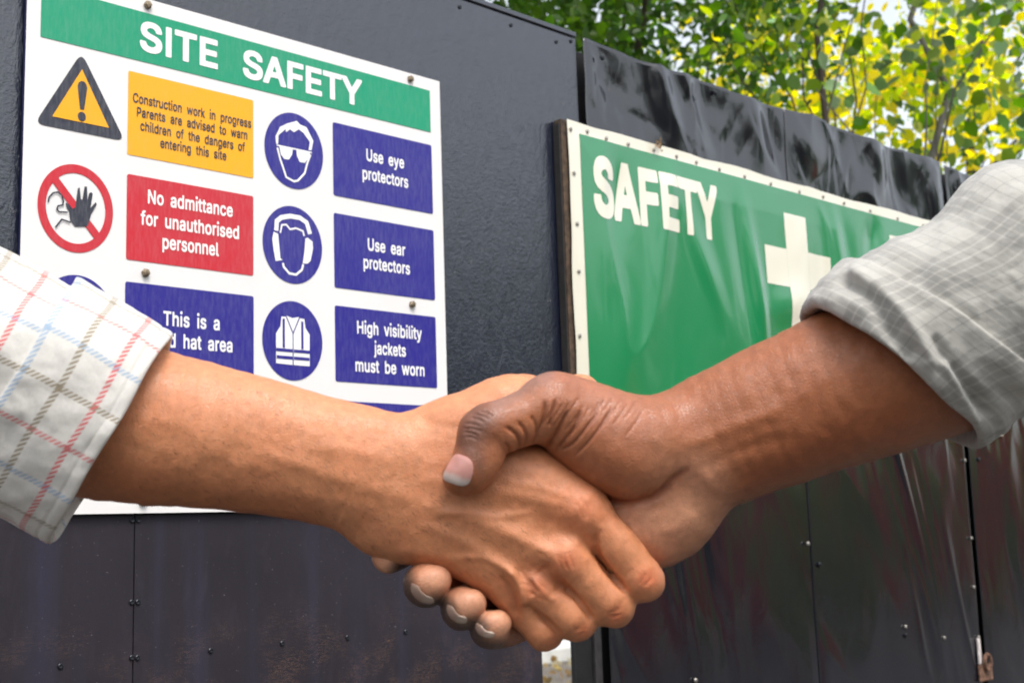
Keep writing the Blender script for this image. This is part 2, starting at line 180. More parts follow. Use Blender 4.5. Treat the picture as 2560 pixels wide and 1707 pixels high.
def glyph_cells(ch, bold, n):
    """clipped grid cells of one letter, emboldened by 'bold' units, cell = CAP/n; returns list of polygons"""
    key = (ch, bold, n)
    if key in _gc: return _gc[key]
    adv, polys = GLYPHS[ch]
    polys = [np.array(p, dtype=float).reshape(-1, 2) for p in polys]
    allp = np.concatenate(polys); st = CAP/n; pad = bold+st*1.5
    if ch in 'ij': polys = [p+np.array([0, 34.]) if p[:, 1].min() > 380 else p for p in polys]
    allp = np.concatenate(polys)
    xs = np.arange(allp[:, 0].min()-pad, allp[:, 0].max()+pad+st, st); ys = np.arange(allp[:, 1].min()-pad, allp[:, 1].max()+pad+st, st)
    X, Y = np.meshgrid(xs, ys, indexing='ij'); wn = np.zeros_like(X); d2 = np.full(X.shape, 1e9)
    for p in polys:
        q = np.roll(p, -1, 0)
        for (ax, ay), (bx, by) in zip(p, q):
            up = (ay <= Y) & (by > Y); dn = (ay > Y) & (by <= Y)
            cr = (bx-ax)*(Y-ay)-(X-ax)*(by-ay)
            wn += (up & (cr > 0)).astype(int) - (dn & (cr < 0)).astype(int)
            L = (bx-ax)**2+(by-ay)**2
            if L < 1e-9: continue
            t = np.clip(((X-ax)*(bx-ax)+(Y-ay)*(by-ay))/L, 0, 1)
            ex, ey = np.abs(X-ax-t*(bx-ax)), np.abs(Y-ay-t*(by-ay))
            d2 = np.minimum(d2, (ex**4+ey**4)**.25)
    Fd = np.where(wn != 0, -d2-1e-3, d2)-bold
    out = []
    for i in range(len(xs)-1):
        for j in range(len(ys)-1):
            c = [(xs[i], ys[j], Fd[i, j]), (xs[i+1], ys[j], Fd[i+1, j]), (xs[i+1], ys[j+1], Fd[i+1, j+1]), (xs[i], ys[j+1], Fd[i, j+1])]
            k = sum(q[2] < 0 for q in c)
            if k == 0: continue
            if k == 4: out.append([(q[0], q[1]) for q in c]); continue
            pg = []
            for a, b in zip(c, c[1:]+c[:1]):
                if a[2] < 0: pg.append((a[0], a[1]))
                if (a[2] < 0) != (b[2] < 0):
                    t = a[2]/(a[2]-b[2]); pg.append((a[0]+t*(b[0]-a[0]), a[1]+t*(b[1]-a[1])))
            if len(pg) > 2: out.append(pg)
    _gc[key] = (adv, out); return _gc[key]
_gc = {}
def lettering(body, x0, x1, z, cap, mat, parent, place, bold=24, n=14, space=330, ls=14, name='lettering'):
    """a line of letters from x0 to x1 on baseline z in plane units"""
    cells, cx = [], 0
    xmin, xmax = 1e9, -1e9
    for ch in body:
        if ch == ' ': cx += space; continue
        adv, pg = glyph_cells(ch, bold, n)
        for p in pg:
            q = [(x+cx, y) for x, y in p]; cells.append(q)
            xmin = min(xmin, min(a[0] for a in q)); xmax = max(xmax, max(a[0] for a in q))
        cx += adv+ls
    s = (x1-x0)/(xmax-xmin); sy = cap/CAP
    V, Fc, idx = [], [], {}
    for p in cells:
        f = []
        for x, y in p:
            k = (round(x, 2), round(y, 2))
            if k not in idx: idx[k] = len(V); V.append(place(x0+(x-xmin)*s, z+y*sy))
            if not f or f[-1] != idx[k]: f.append(idx[k])
        if f[0] == f[-1]: f = f[:-1]
        if len(f) > 2: Fc.append(f)
    return mesh_obj(name, V, Fc, mat, parent)
def flat_poly(name, loops, mat, parent, place):
    """one or several closed outlines (list of 2-D points) as flat faces"""
    V, Fc = [], []
    for lp in loops:
        b = len(V); V += [place(x, z) for x, z in lp]
        for t in tessellate_polygon([[Vector((x, z, 0)) for x, z in lp]]):
            a, c, d = t
            ar = (lp[c][0]-lp[a][0])*(lp[d][1]-lp[a][1])-(lp[d][0]-lp[a][0])*(lp[c][1]-lp[a][1])
            Fc.append((b+a, b+c, b+d) if ar > 0 else (b+a, b+d, b+c))
    return mesh_obj(name, V, Fc, mat, parent)
def stroke(pts, w, closed=False):
    """mitred outline(s) of a polyline, as quads"""
    P = [Vector(p) for p in pts]; n = len(P); L, R = [], []
    for i in range(n):
        a = P[i-1] if (i > 0 or closed) else None; b = P[(i+1) % n] if (i < n-1 or closed) else None
        d1 = (P[i]-a).normalized() if a is not None else None; d2 = (b-P[i]).normalized() if b is not None else None
        d = ((d1 or d2)+(d2 or d1)).normalized(); nn = Vector((-d.y, d.x))
        k = 1.0
        if d1 and d2: k = 1/max(.5, nn.dot(Vector((-d1.y, d1.x))))
        L.append(P[i]+nn*w*k/2); R.append(P[i]-nn*w*k/2)
    qs = []
    for i in range(n if closed else n-1):
        j = (i+1) % n; qs.append([tuple(R[i]), tuple(R[j]), tuple(L[j]), tuple(L[i])])
    return qs
def rrect(x0, x1, z0, z1, r=.003, n=4):
    out = []
    for cx, cz, a0 in ((x1-r, z1-r, 0), (x0+r, z1-r, 90), (x0+r, z0+r, 180), (x1-r, z0+r, 270)):
        for k in range(n+1):
            a = math.radians(a0+90*k/n); out.append((cx+r*math.cos(a), cz+r*math.sin(a)))
    return out
def circle(cx, cz, r, n=48, ry=None):
    return [(cx+r*math.cos(2*math.pi*k/n), cz+(ry or r)*math.sin(2*math.pi*k/n)) for k in range(n)]
def round_corners(pts, r, n=5):
    out = []; N = len(pts)
    for i in range(N):
        p = Vector(pts[i]); a = Vector(pts[i-1]); b = Vector(pts[(i+1) % N])
        da, db = (a-p).normalized(), (b-p).normalized(); half = math.acos(max(-1, min(1, da.dot(db))))/2
        t = r/math.tan(half); q1, q2 = p+da*t, p+db*t
        for k in range(n+1):
            u = k/n; out.append(tuple(q1*(1-u)**2+p*2*u*(1-u)+q2*u*u))
    return out
def screw_mesh(r=.004, h=.003, sides=6, dome=True):
    """hex or round head lying on the XZ plane, facing -Y"""
    V, Fc = [], []
    for yy, rr in ((0, r), (-h*.7, r), (-h, r*.72)):
        for k in range(sides): V.append((rr*math.cos(2*math.pi*k/sides+.3), yy, rr*math.sin(2*math.pi*k/sides+.3)))
    for l in (0, 1):
        for k in range(sides): Fc.append((l*sides+k, (l+1)*sides+k, (l+1)*sides+(k+1) % sides, l*sides+(k+1) % sides))
    V.append((0, -h*(.75 if not dome else 1.1), 0))
    for k in range(sides): Fc.append((2*sides+k, len(V)-1, 2*sides+(k+1) % sides))
    return V, Fc
def put_copies(name, me_obj, locs, parent, scales=None, rots=None):
    outs = []
    for i, l in enumerate(locs):
        o = me_obj if i == 0 else me_obj.copy()
        if i: COL.objects.link(o)
        o.location = Vector(l); o.parent = parent; o.matrix_parent_inverse = Matrix.Translation(-Vector(parent.location))
        if scales: o.scale = (scales[i],)*3
        if rots: o.rotation_euler = rots[i]
        outs.append(o)
    return outs

# ------------------------------------------------------------------ materials of the place
def m_board(name, base, glossy, rough, scale, strength, dirt=False):
    a = NT(name); c = a.coord()
    big = a.noise(c, 3.0, 4, .6); mid = a.noise(a.mapping(c, (1, 1, .35)), 60, 5, .65, .6); fine = a.noise(c, scale, 4, .6)
    col = a.mix(a.ramp(big, [(.35, 0.), (.7, 1.)]).outputs[0], tuple(v*.8 for v in base[:3])+(1,), tuple(v*1.25 for v in base[:3])+(1,))
    col = a.mix(a.math('MULTIPLY', a.ramp(mid, [(.52, 0.), (.75, 1.)]).outputs[0], .3), col, tuple(v*2.2 for v in base[:3])+(1,))
    if dirt:
        sep = a.n('ShaderNodeSeparateXYZ'); a.set(sep.inputs[0], c)
        cr = a.noise(a.mapping(c, (1, 1, 5.5)), 46, 5, .7, 1.8)
        ln = a.ramp(cr, [(.482, 0.), (.497, 1.), (.512, 0.)]).outputs[0]
        zz = a.math('ADD', sep.outputs[2], a.math('MULTIPLY', a.noise(a.mapping(c, (1, 1, .1)), 9, 3), .05))
        msk = a.ramp(a.math('MULTIPLY_ADD', zz, -12, 15.2), [(0, 0.), (1, 1.)]).outputs[0]
        patch = a.ramp(a.noise(c, 20, 3), [(.45, 0.), (.6, 1.)]).outputs[0]
        col = a.mix(a.math('MULTIPLY', a.math('MULTIPLY', ln, msk), a.math('MULTIPLY', patch, .45)), col, lin((165, 125, 95)))
        sp = a.ramp(a.noise(c, 420, 2), [(.73, 0.), (.76, 1.)]).outputs[0]
        col = a.mix(a.math('MULTIPLY', sp, .35), col, lin((150, 145, 150)))
        st = a.ramp(a.noise(a.mapping(c, (1, 1, .05)), 22, 3), [(.5, 0.), (.75, 1.)]).outputs[0]
        col = a.mix(a.math('MULTIPLY', st, .3), col, lin((62, 66, 96)))
    a.P(Base_Color=col, Roughness=a.math('MULTIPLY_ADD', mid, .3, rough-.15), Specular_IOR_Level=glossy, Coat_Weight=0. if dirt else .2, Coat_Roughness=.12)
    b1 = a.bump(fine, strength, .0012)
    b2 = a.bump(mid, strength*1.2, .003, b1)
    drip = a.ramp(a.noise(a.mapping(c, (1, 1, .45)), 34, 6, .75, 2.5), [(.66, 0.), (.72, 1.)]).outputs[0]
    a.P(Normal=a.bump(drip, .5 if not dirt else .1, .0022, b2))
    return a.m
M_upper = m_board('black_bumpy_paint', (.008, .011, .023), 1., .17, 330, .40)
M_lower = m_board('dark_satin_board', (.021, .017, .024), .3, .62, 700, .12, dirt=True)
M_edge = simple('weathered_board_edge', (.02, .018, .018), .8, .4, 80)
M_black = simple('black_post_paint', (.004, .004, .005), .6, .3, 60)
M_screw = simple('black_screw', (.02, .022, .028), .35, .3, 200, .6)
M_bolt = simple('weathered_brass_bolt', (.28, .22, .15), .38, .5, 300, .8, bump=.4)
M_rivet = simple('dull_steel_rivet', (.35, .33, .30), .4, .35, 300, .7)

def m_sheet():
    a = NT('crumpled_black_sheet'); c = a.coord()
    n1 = a.noise(a.mapping(c, (1, 1, .3)), 9, 5, .6, .5); n2 = a.noise(c, 240, 3, .6)
    col = a.mix(n1, (.006, .0065, .009, 1), (.013, .014, .021, 1))
    sc_ = a.ramp(a.noise(a.mapping(c, (1, 1, .3)), 130, 4, .7), [(.64, 0.), (.72, 1.)]).outputs[0]
    pat = a.ramp(a.noise(c, 7, 3), [(.45, 0.), (.65, 1.)]).outputs[0]
    col = a.mix(a.math('MULTIPLY', a.math('MULTIPLY', sc_, pat), .18), col, (.20, .17, .15, 1))
    a.P(Base_Color=col, Roughness=a.math('MULTIPLY_ADD', n1, .14, .04), Specular_IOR_Level=.85)
    a.P(Normal=a.bump(n2, .12, .0006, a.bump(a.noise(a.mapping(c, (1, 1, .5)), 30, 3, .5, .8), .14, .0025)))
    return a.m
M_sheet = m_sheet()

def m_print(name, c8, rough=.38, streak=.07, gain=1.0):
    """printed colour on the board: faint vertical weather streaks"""
    a = NT(name); c = a.coord(); base = tuple(v*gain for v in lin(c8)[:3])+(1,)
    st = a.noise(a.mapping(c, (1, 1, .18)), 330, 4, .7); bl = a.noise(c, 12, 4, .6)
    f = a.math('MULTIPLY', a.ramp(st, [(.42, 0.), (.72, 1.)]).outputs[0], streak)
    f = a.math('MULTIPLY', f, a.math('MULTIPLY_ADD', bl, 1.2, .3))
    col = a.mix(f, base, (.62, .62, .62, 1))
    col = a.mix(a.math('MULTIPLY', a.ramp(bl, [(.4, 0.), (.75, 1.)]).outputs[0], .06), col, (.25, .25, .25, 1))
    a.P(Base_Color=col, Roughness=a.math('MULTIPLY_ADD', bl, .2, rough-.1), Specular_IOR_Level=.4)
    a.P(Normal=a.bump(a.noise(c, 35, 3), .06, .002))
    return a.m
M_white = m_print('white_sign_board', (229, 226, 224), .4, .05)
M_tealg = m_print('green_print', (0, 148, 108))
M_yellow = m_print('yellow_print', (244, 170, 6), streak=.04)
M_red = m_print('red_print', (196, 36, 50))
M_blue = m_print('blue_print', (38, 32, 132))
M_ink = m_print('dark_grey_print', (42, 44, 58), streak=.12)
M_wink = simple('white_print', lin((238, 236, 234)), .4, .03, 40)
M_side = simple('dark_blue_board_edge', lin((28, 30, 84)), .5, .15, 60)
def m_vinyl(name, c8, c8b):
    a = NT(name); c = a.coord()
    n1 = a.noise(c, 6, 3)
    col = a.mix(n1, lin(c8), lin(c8b))
    sp = a.ramp(a.noise(c, 90, 5, .8), [(.72, 0.), (.8, 1.)]).outputs[0]
    col = a.mix(a.math('MULTIPLY', sp, .3), col, lin((150, 140, 110)))
    a.P(Base_Color=col, Roughness=a.math('MULTIPLY_ADD', n1, .2, .14), Specular_IOR_Level=.7, Coat_Weight=.7, Coat_Roughness=.07)
    return a.m
M_vgreen = m_vinyl('green_vinyl', (26, 132, 82), (12, 122, 68))
M_vcream = m_vinyl('cream_vinyl', (232, 228, 210), (218, 212, 192))
M_ply = simple('rough_plywood_edge', (.085, .055, .035), .85, .6, 120, bump=.8)
M_plydark = simple('dark_painted_batten', (.022, .020, .020), .6, .4, 90, bump=.4)

# ------------------------------------------------------------------ ground and far setting
def m_ground():
    a = NT('dusty_ground'); c = a.coord()
    n1 = a.noise(c, 1.3, 6, .6); n2 = a.noise(c, 30, 4, .7)
    col = a.mix(n1, (.075, .062, .05, 1), (.17, .145, .12, 1))
    col = a.mix(a.ramp(n2, [(.5, 0.), (.7, .7)]).outputs[0], col, (.36, .33, .29, 1))
    a.P(Base_Color=col, Roughness=.9, Normal=a.bump(n2, .5, .01)); return a.m
gs = 1200.0
g = mesh_obj('ground', [(-gs, -gs, 0), (gs, -gs, 0), (gs, gs, 0), (-gs, gs, 0)], [(0, 1, 2, 3)], m_ground()); tag(g, kind='structure')
pv = box('pavement', -14, 16, -4.2, .55, .002, .05, simple('worn_concrete', (.075, .072, .07), .85, .2, 4, bump=.5)); tag(pv, kind='structure')

# ------------------------------------------------------------------ left hoarding: painted boards
ZB = (0.0-H)/D+.03
hb = empty('board_hoarding', (.9, D, .0), 'black painted timber board hoarding with rough glossy paint, standing behind the white site safety sign', 'hoarding')
def panel(name, x0, x1, z0, z1, off0, off1, mat, parent, bev=.0012):
    return box(name, x0*D, x1*D, D-off0, D-off1, H+z0*D, H+z1*D, mat, parent, bev)
panel('upper_panel', -1.6, 1.0545, .0275, .5925, .0, -.018, M_upper, hb)
panel('top_trim', -1.6, 1.0545, .5935, .6000, .002, -.03, M_upper, hb)
panel('lower_panel', -1.6, .4852, ZB, .0245, .003, -.012, M_lower, hb, .0008)
panel('lower_panel', .4860, .9582, ZB, .0240, .003, -.012, M_lower, hb, .0008)
panel('rail', -1.6, .95, -.45, -.40, -.013, -.05, M_black, hb)
panel('rail', -1.6, 1.0, .30, .36, -.02, -.06, M_black, hb)
panel('rail', -1.6, .955, -.02, .07, -.0185, -.05, M_black, hb)  # added behind the board joint to stop light leaking through
panel('filler_strip', -1.6, .955, .0, .0272, -.0125, -.0180, M_black, hb)  # strip added to close the joint against light from behind
panel('post', 1.0125, 1.0415, ZB, .0265, -.002, -.010, M_black, hb, .002)
panel('post_strip', 1.0425, 1.0540, ZB, .0265, .002, -.012, M_plydark, hb, .0015)
V, Fc = screw_mesh(.0027, .0018, 8, dome=False)
s0 = mesh_obj('screw', V, Fc, M_screw, hb)
low = [(.4830, .0188), (.4886, .0187), (.4835, -.0492), (.4889, -.0495), (.4841, -.0945), (.4893, -.0949), (.4235, -.0956), (.5572, -.0952), (.6299, -.0950), (.7019, -.0957), (.7719, -.0959), (.845, -.0956), (.92, -.0955)]
up = [(.8679, .5821), (.9464, .5813), (1.0205, .5796), (1.0461, .5867), (1.043, .41), (1.043, .22), (.35, .42), (.36, .12)]
put_copies('screw', s0, [W(x, z, .003) for x, z in low]+[W(x, z, .0) for x, z in up], hb)

# ------------------------------------------------------------------ right hoarding: crumpled black sheet metal
_cr = random.Random(21); CREASES = []
for _k in range(150):
    _up = _k < 95
    CREASES.append((_cr.uniform(1.06, 2.3), _cr.uniform(.47, .60) if _up else _cr.uniform(-.9, .40), _cr.choice((_cr.gauss(1.5, .35), _cr.gauss(2.3, .4), _cr.gauss(.8, .5))) if _up else _cr.gauss(1.95, .25),
                    _cr.uniform(.018, .055) if _up else _cr.uniform(.08, .25), _cr.uniform(.007, .020) if _up else _cr.uniform(.015, .04), _cr.choice((-1, 1))*(_cr.uniform(.0015, .0048) if _up else _cr.uniform(.0006, .0018))))
def sheet_disp(X, Z):
    """metres in front of the plane for wall coordinates (plane units)"""
    P = np.stack([X*9+Z*3.0, Z*2.4, X*0+1.7], 1); w = fbm(P*.6+3, 5, 2)
    a = fbm(np.stack([X*7+w*1.4, Z*2.6, X*0], 1), 11, 3, .45)
    r = 1-np.abs(fbm(np.stack([X*5.5+Z*1.9+w, Z*2.2-w, X*0+4], 1), 23, 2))*2
    top = np.clip((Z-.38)/.2, 0, 1)
    d = a*.006+np.clip(r, -.2, 1)**2*.007*(.6+.8*top)
    # the deep kinks of the upper edge
    for cx, cz, sx, sz, h in ((1.115, .545, .030, .035, -.012), (1.20, .56, .022, .07, .010), (1.31, .535, .035, .06, -.012), (1.40, .57, .04, .05, .012), (1.455, .54, .03, .05, -.013),
                              (1.53, .545, .05, .045, .013), (1.62, .52, .03, .09, -.009), (1.72, .56, .03, .06, .011), (1.80, .52, .045, .06, -.012), (1.90, .545, .04, .07, .011)):
        d = d+h*np.exp(-((X-cx+(Z-cz)*.35)/sx)**2-((Z-cz)/sz)**2)
    kk_ = 1-np.abs(fbm(np.stack([X*15+w*1.5, Z*8-w, X*0+7], 1), 67, 2))*2.2
    d = d+np.clip(kk_, 0, 1)**2*.0020*top+fbm(np.stack([X*22, Z*12, X*0], 1), 69, 2)*.0016*top
    for qx, qz, qa, qL, qw, qh in CREASES:
        m_ = (np.abs(X-qx) < qL*2.2) & (np.abs(Z-qz) < qL*2.2)
        if not m_.any(): continue
        s_ = (X[m_]-qx)*math.cos(qa)+(Z[m_]-qz)*math.sin(qa); t_ = -(X[m_]-qx)*math.sin(qa)+(Z[m_]-qz)*math.cos(qa)
        d[m_] += qh*.72*np.exp(-(s_/qL)**2)*np.exp(-np.abs(t_+s_*s_*2.0)/qw)
    low_ = np.clip((.30-Z)/.3, 0, 1)
    dia = fbm(np.stack([(X+Z*.55)*7, (Z-X*.2)*1.6, X*0+8], 1), 91, 2, .4)*.006
    return d*.8*(1-.35*low_)+dia*.5*low_
hm = empty('sheet_metal_hoarding', (1.8, D, 0), 'crumpled glossy black sheet metal hoarding behind the green safety sign', 'hoarding')
sheets = [(1.0627, 1.4818), (1.4803, 1.9330), (1.9510, 2.4200), (2.4215, 2.90), (2.9015, 3.6)]
for si, (x0, x1) in enumerate(sheets):
    nx, nz = 150, 300
    u = np.linspace(0, 1, nx+1); v = np.linspace(0, 1, nz+1)
    Ug, Vg = np.meshgrid(u, v, indexing='ij')
    topz = .590+.006*fbm(np.stack([(x0+(x1-x0)*Ug).ravel()*11, Ug.ravel()*0, Ug.ravel()*0], 1), 31, 2).reshape(Ug.shape)
    Zz = -1.12+(topz+1.12)*(Vg**.75)
    slant = -.010*np.clip(.45-Zz, 0, 2)
    Xx = x0+(x1-x0)*Ug+slant*(1 if si else Ug)
    d = sheet_disp(Xx.ravel(), Zz.ravel()).reshape(Xx.shape)
    edge = np.minimum(np.minimum(Ug, 1-Ug)/.05, 1); d = d*(.35+.65*edge)+(.0015 if si % 2 else 0)
    pts = np.stack([Xx*D, D-d-.004, H+Zz*D], -1).reshape(-1, 3)
    idx = np.arange((nx+1)*(nz+1)).reshape(nx+1, nz+1)
    q = np.stack([idx[:-1, :-1], idx[1:, :-1], idx[1:, 1:], idx[:-1, 1:]], -1).reshape(-1, 4)
    o = mesh_obj('metal_sheet', pts, q, M_sheet, hm, smooth=True)
    md = o.modifiers.new('thickness', 'SOLIDIFY'); md.thickness = .0012; md.offset = 1
box('batten', 1.060*D, 1.10*D, D+.018, D+.026, .03, H+.585*D, M_black, hm)  # black strip added behind the gap so it reads dark
box('batten', 1.940*D, 2.005*D, D+.012, D+.02, .03, H+.583*D, M_black, hm)  # another black strip added to darken the next sheet gap
box('backing_frame', 1.20*D, 3.6*D, D+.022, D+.06, .05, H+.57*D, M_black, hm)
V, Fc = screw_mesh(.0042, .003, 8); s1 = mesh_obj('screw', V, Fc, M_screw, hm)
put_copies('screw', s1, [W(x, z, .008) for x, z in ((1.0929, .5751), (1.3178, .5796), (1.5003, .5744), (1.7141, .5795), (1.9757, .5533), (1.495, .45), (1.4894, -.061), (1.7004, -.1732), (1.9745, .09), (1.0775, .40))], hm)
V, Fc = screw_mesh(.0034, .003, 8); s2 = mesh_obj('bright_screw', V, Fc, M_rivet, hm)
put_copies('bright_screw', s2, [W(x, z, .009) for x, z in ((1.9247, .0877), (1.9239, -.0377), (1.9195, -.1937), (1.811, -.1855), (1.2083, -.1871), (1.464, -.0318), (1.7003, -.1608), (1.918, -.115))], hm)
# broken latch hanging on the joint
lt = empty('rusty_latch', W(1.93, -.22, .01), 'small rusty latch with peeling white paint, low on the black metal joint', 'latch')
M_rust = simple('rusty_peeling_metal', (.22, .12, .08), .6, .7, 160, .4, bump=.8)
M_chip = simple('chipped_white_paint', (.62, .56, .54), .5, .3, 140, bump=.5)
panel('hasp', 1.913, 1.921, -.235, -.195, .012, .008, M_chip, lt, .001)
panel('plate', 1.908, 1.950, -.262, -.236, .014, .009, M_rust, lt, .002)
tt = [(1.928+.010*math.cos(a), -.232+.012*math.sin(a)) for a in [k*math.pi/8 for k in range(17)]]
flat = stroke(tt, .004); V = []; Fc = []
for qd in flat:
    b = len(V); V += [W(x, z, .016) for x, z in qd]+[W(x, z, .021) for x, z in qd]
    Fc += [(b+4, b+5, b+6, b+7), (b, b+1, b+5, b+4), (b+2, b+3, b+7, b+6), (b+3, b+2, b+1, b)]
mesh_obj('shackle', V, Fc, M_rust, lt)

# ------------------------------------------------------------------ white site safety sign
sg = empty('site_safety_sign', W(.605, .25, .004), 'white SITE SAFETY sign board with green header and coloured notices, bolted to the black boards', 'sign')
bx = box('sign_board', .3806*D, .8287*D, D-.0095, D-.0045, H+.0243*D, H+.4834*D, [M_white, M_side], sg)
bx.data.polygons[0].material_index = 1; bx.data.polygons[4].material_index = 1
A1 = lambda x, z: W(x, z, .0100)
A2 = lambda x, z: W(x, z, .0104)
A3 = lambda x, z: W(x, z, .0108)
flat_poly('header_band', [rrect(.3925, .8145, .4232, .4697, .0006)], M_tealg, sg, A1)
lettering('SITE', .4815, .5592, .4345, .0257, M_wink, sg, A2, bold=27, n=40, ls=18)
lettering('SAFETY', .5858, .7245, .4335, .0257, M_wink, sg, A2, bold=27, n=40, ls=4)
flat_poly('yellow_notice', [rrect(.4713, .5972, .3352, .4117, .0012)], M_yellow, sg, A1)
for b_, x0, x1, z in (('Construction work in progress', .4757, .5948, .3838), ('Parents are advised to warn', .4796, .5906, .3716), ('children of the dangers of', .4830, .5881, .3594), ('entering this site', .5021, .5684, .3473)):
    lettering(b_, x0, x1, z, .0084, M_ink, sg, A2, bold=17, n=15, space=420)
flat_poly('red_notice', [rrect(.4714, .5971, .2415, .3177, .002)], M_red, sg, A1)
for b_, x0, x1, z in (('No admittance', .4909, .5752, .2945), ('for unauthorised', .4842, .5817, .2745), ('personnel', .5051, .5608, .2557)):
    lettering(b_, x0, x1, z, .0118, M_wink, sg, A2, bold=20, n=20, space=360)
for z0, z1 in ((.3334, .4089), (.2404, .3156), (.1478, .2226), (.054, .129)):
    flat_poly('blue_notice', [rrect(.6880, .8150, z0, z1, .002)], M_blue, sg, A1)
for b_, x0, x1, z in (('Use eye', .7287, .7771, .3766), ('protectors', .7235, .7820, .3565), ('Use ear', .7287, .7765, .2832), ('protectors', .7231, .7820, .2643),
                      ('High visibility', .7141, .7958, .1974), ('jackets', .7344, .7745, .1781), ('must be worn', .7114, .7983, .1594)):
    lettering(b_, x0, x1, z, .0120, M_wink, sg, A2, bold=20, n=20, space=360)
for z0, z1 in ((.1470, .2221), (.054, .129)):
    flat_poly('blue_notice', [rrect(.4711, .5973, z0, z1, .002)], M_blue, sg, A1)
lettering('This is a', .5066, .5619, .1873, .0120, M_wink, sg, A2, bold=20, n=20, space=360)
lettering('hard hat area', .4935, .5750, .1682, .0120, M_wink, sg, A2, bold=20, n=20, space=360)
# warning triangle
tri = [(.4284, .4180), (.3895, .3465), (.4690, .3465)]
flat_poly('warning_triangle', [round_corners(tri, .0052)], M_ink, sg, A1)
flat_poly('warning_triangle_field', [[(.4290, .4028), (.4040, .3556), (.4540, .3556)]], M_yellow, sg, A2)
flat_poly('exclamation_mark', [[(.4252, .3870), (.4262, .3902), (.4282, .3921), (.4308, .3921), (.4328, .3902), (.4338, .3870), (.4313, .3668), (.4279, .3668)], circle(.4295, .3606, .0036, 20, .0042)], M_ink, sg, A3)
# no admittance roundel
cx, cz, ro, ri = .4263, .2797, .0328, .0258
ring = []
for k in range(56):
    a, b = 2*math.pi*k/56, 2*math.pi*(k+1)/56
    ring.append([(cx+ro*math.cos(a), cz+ro*math.sin(a)*1.16), (cx+ro*math.cos(b), cz+ro*math.sin(b)*1.16), (cx+ri*math.cos(b), cz+ri*math.sin(b)*1.18), (cx+ri*math.cos(a), cz+ri*math.sin(a)*1.18)])
flat_poly('prohibition_ring', ring, M_red, sg, A1)
flat_poly('prohibition_bar', [[(.4055, .2990), (.4102, .3040), (.4478, .2604), (.4428, .2556)]], M_red, sg, lambda x, z: W(x, z, .0102))
hand_ = [(.4170, .2830), (.4195, .2827), (.4233, .2786), (.4256, .2806), (.4273, .2970), (.4290, .2984), (.4302, .2881), (.4316, .2880), (.4332, .2997), (.4353, .3000), (.4360, .2882), (.4373, .2943), (.4391, .2958), (.4405, .2945), (.4392, .2852), (.4387, .2818), (.4432, .2876), (.4443, .2860), (.4392, .2759), (.4371, .2671), (.4359, .2655), (.4258, .2638), (.4215, .2682), (.4200, .2764), (.4179, .2794)]
flat_poly('hand_symbol', [hand_], M_ink, sg, A2)
flat_poly('figure_symbol', stroke([(.4022, .2812), (.4029, .2854), (.4061, .2896), (.4102, .2911), (.4136, .2888), (.4150, .2840), (.4146, .2806), (.4105, .2791), (.4097, .2761), (.4117, .2743), (.4190, .2750)], .0013)
          + stroke([(.4087, .2605), (.4140, .2683), (.4215, .2666)], .0013), M_ink, sg, A3)
# blue roundels
def roundel(cx, cz): return flat_poly('blue_roundel', [circle(cx, cz, .0334, 56, .0380)], M_blue, sg, A1)
roundel(.6427, .3704); roundel(.6404, .2768); roundel(.6397, .1838); roundel(.4285, .1846); flat_poly('hard_hat_symbol', [[(.4110, .1895), (.4125, .1960), (.4170, .2020), (.4240, .2060), (.4300, .2068), (.4370, .2045), (.4420, .1995), (.4445, .1930), (.4450, .1895)], [(.4080, .1868), (.4500, .1868), (.4500, .1886), (.4080, .1886)]]+stroke([(.4140, .1862), (.4150, .1740), (.4200, .1650), (.4285, .1610), (.4370, .1650), (.4420, .1740), (.4430, .1862)], .0022), M_wink, sg, A2)
roundel(.6397, .0915); roundel(.4285, .0915)
hair = [(.6220, .3734), (.6214, .3810), (.6264, .3912), (.6346, .3963), (.6457, .4012), (.6490, .3983), (.6568, .3969), (.6646, .3845), (.6623, .3745), (.6589, .3744), (.6606, .3827), (.6534, .3902), (.6478, .3931), (.6422, .3890), (.6378, .3911), (.6334, .3873), (.6326, .3901), (.6247, .3826), (.6242, .3738)]
flat_poly('eye_protection_symbol', [hair, [(.6257, .3715), (.6408, .3715), (.6399, .3660), (.6365, .3605), (.6311, .3601), (.6272, .3640)], [(.6450, .3715), (.6605, .3715), (.6588, .3655), (.6543, .3604), (.6487, .3602), (.6454, .3660)],
          [(.6228, .3716), (.6626, .3716), (.6626, .3730), (.6228, .3730)]] + stroke([(.6234, .3700), (.6267, .3587), (.6293, .3524), (.6332, .3424), (.6419, .3396), (.6463, .3412), (.6542, .3499), (.6572, .3603), (.6612, .3700)], .0020), M_wink, sg, A2)
flat_poly('ear_protection_symbol', [[(.6189, .2865), (.6238, .2853), (.6262, .2619), (.6284, .2603), (.6209, .2584), (.6188, .2686), (.6173, .2797)], [(.6570, .2860), (.6625, .2829), (.6631, .2762), (.6601, .2633), (.6568, .2604), (.6512, .2597), (.6536, .2750), (.6543, .2847)]]
          + stroke([(.6217, .2880), (.6225, .2975), (.6275, .3017), (.6373, .3045), (.6483, .3045), (.6560, .3008), (.6598, .2900)], .0046)
          + stroke([(.6262, .2864), (.6280, .2945), (.6329, .2955), (.6372, .2915), (.6438, .2935), (.6517, .2918), (.6530, .2870)], .0017)
          + stroke([(.6290, .2576), (.6298, .2539), (.6359, .2483), (.6435, .2479), (.6501, .2534), (.6517, .2590)], .0022), M_wink, sg, A2)
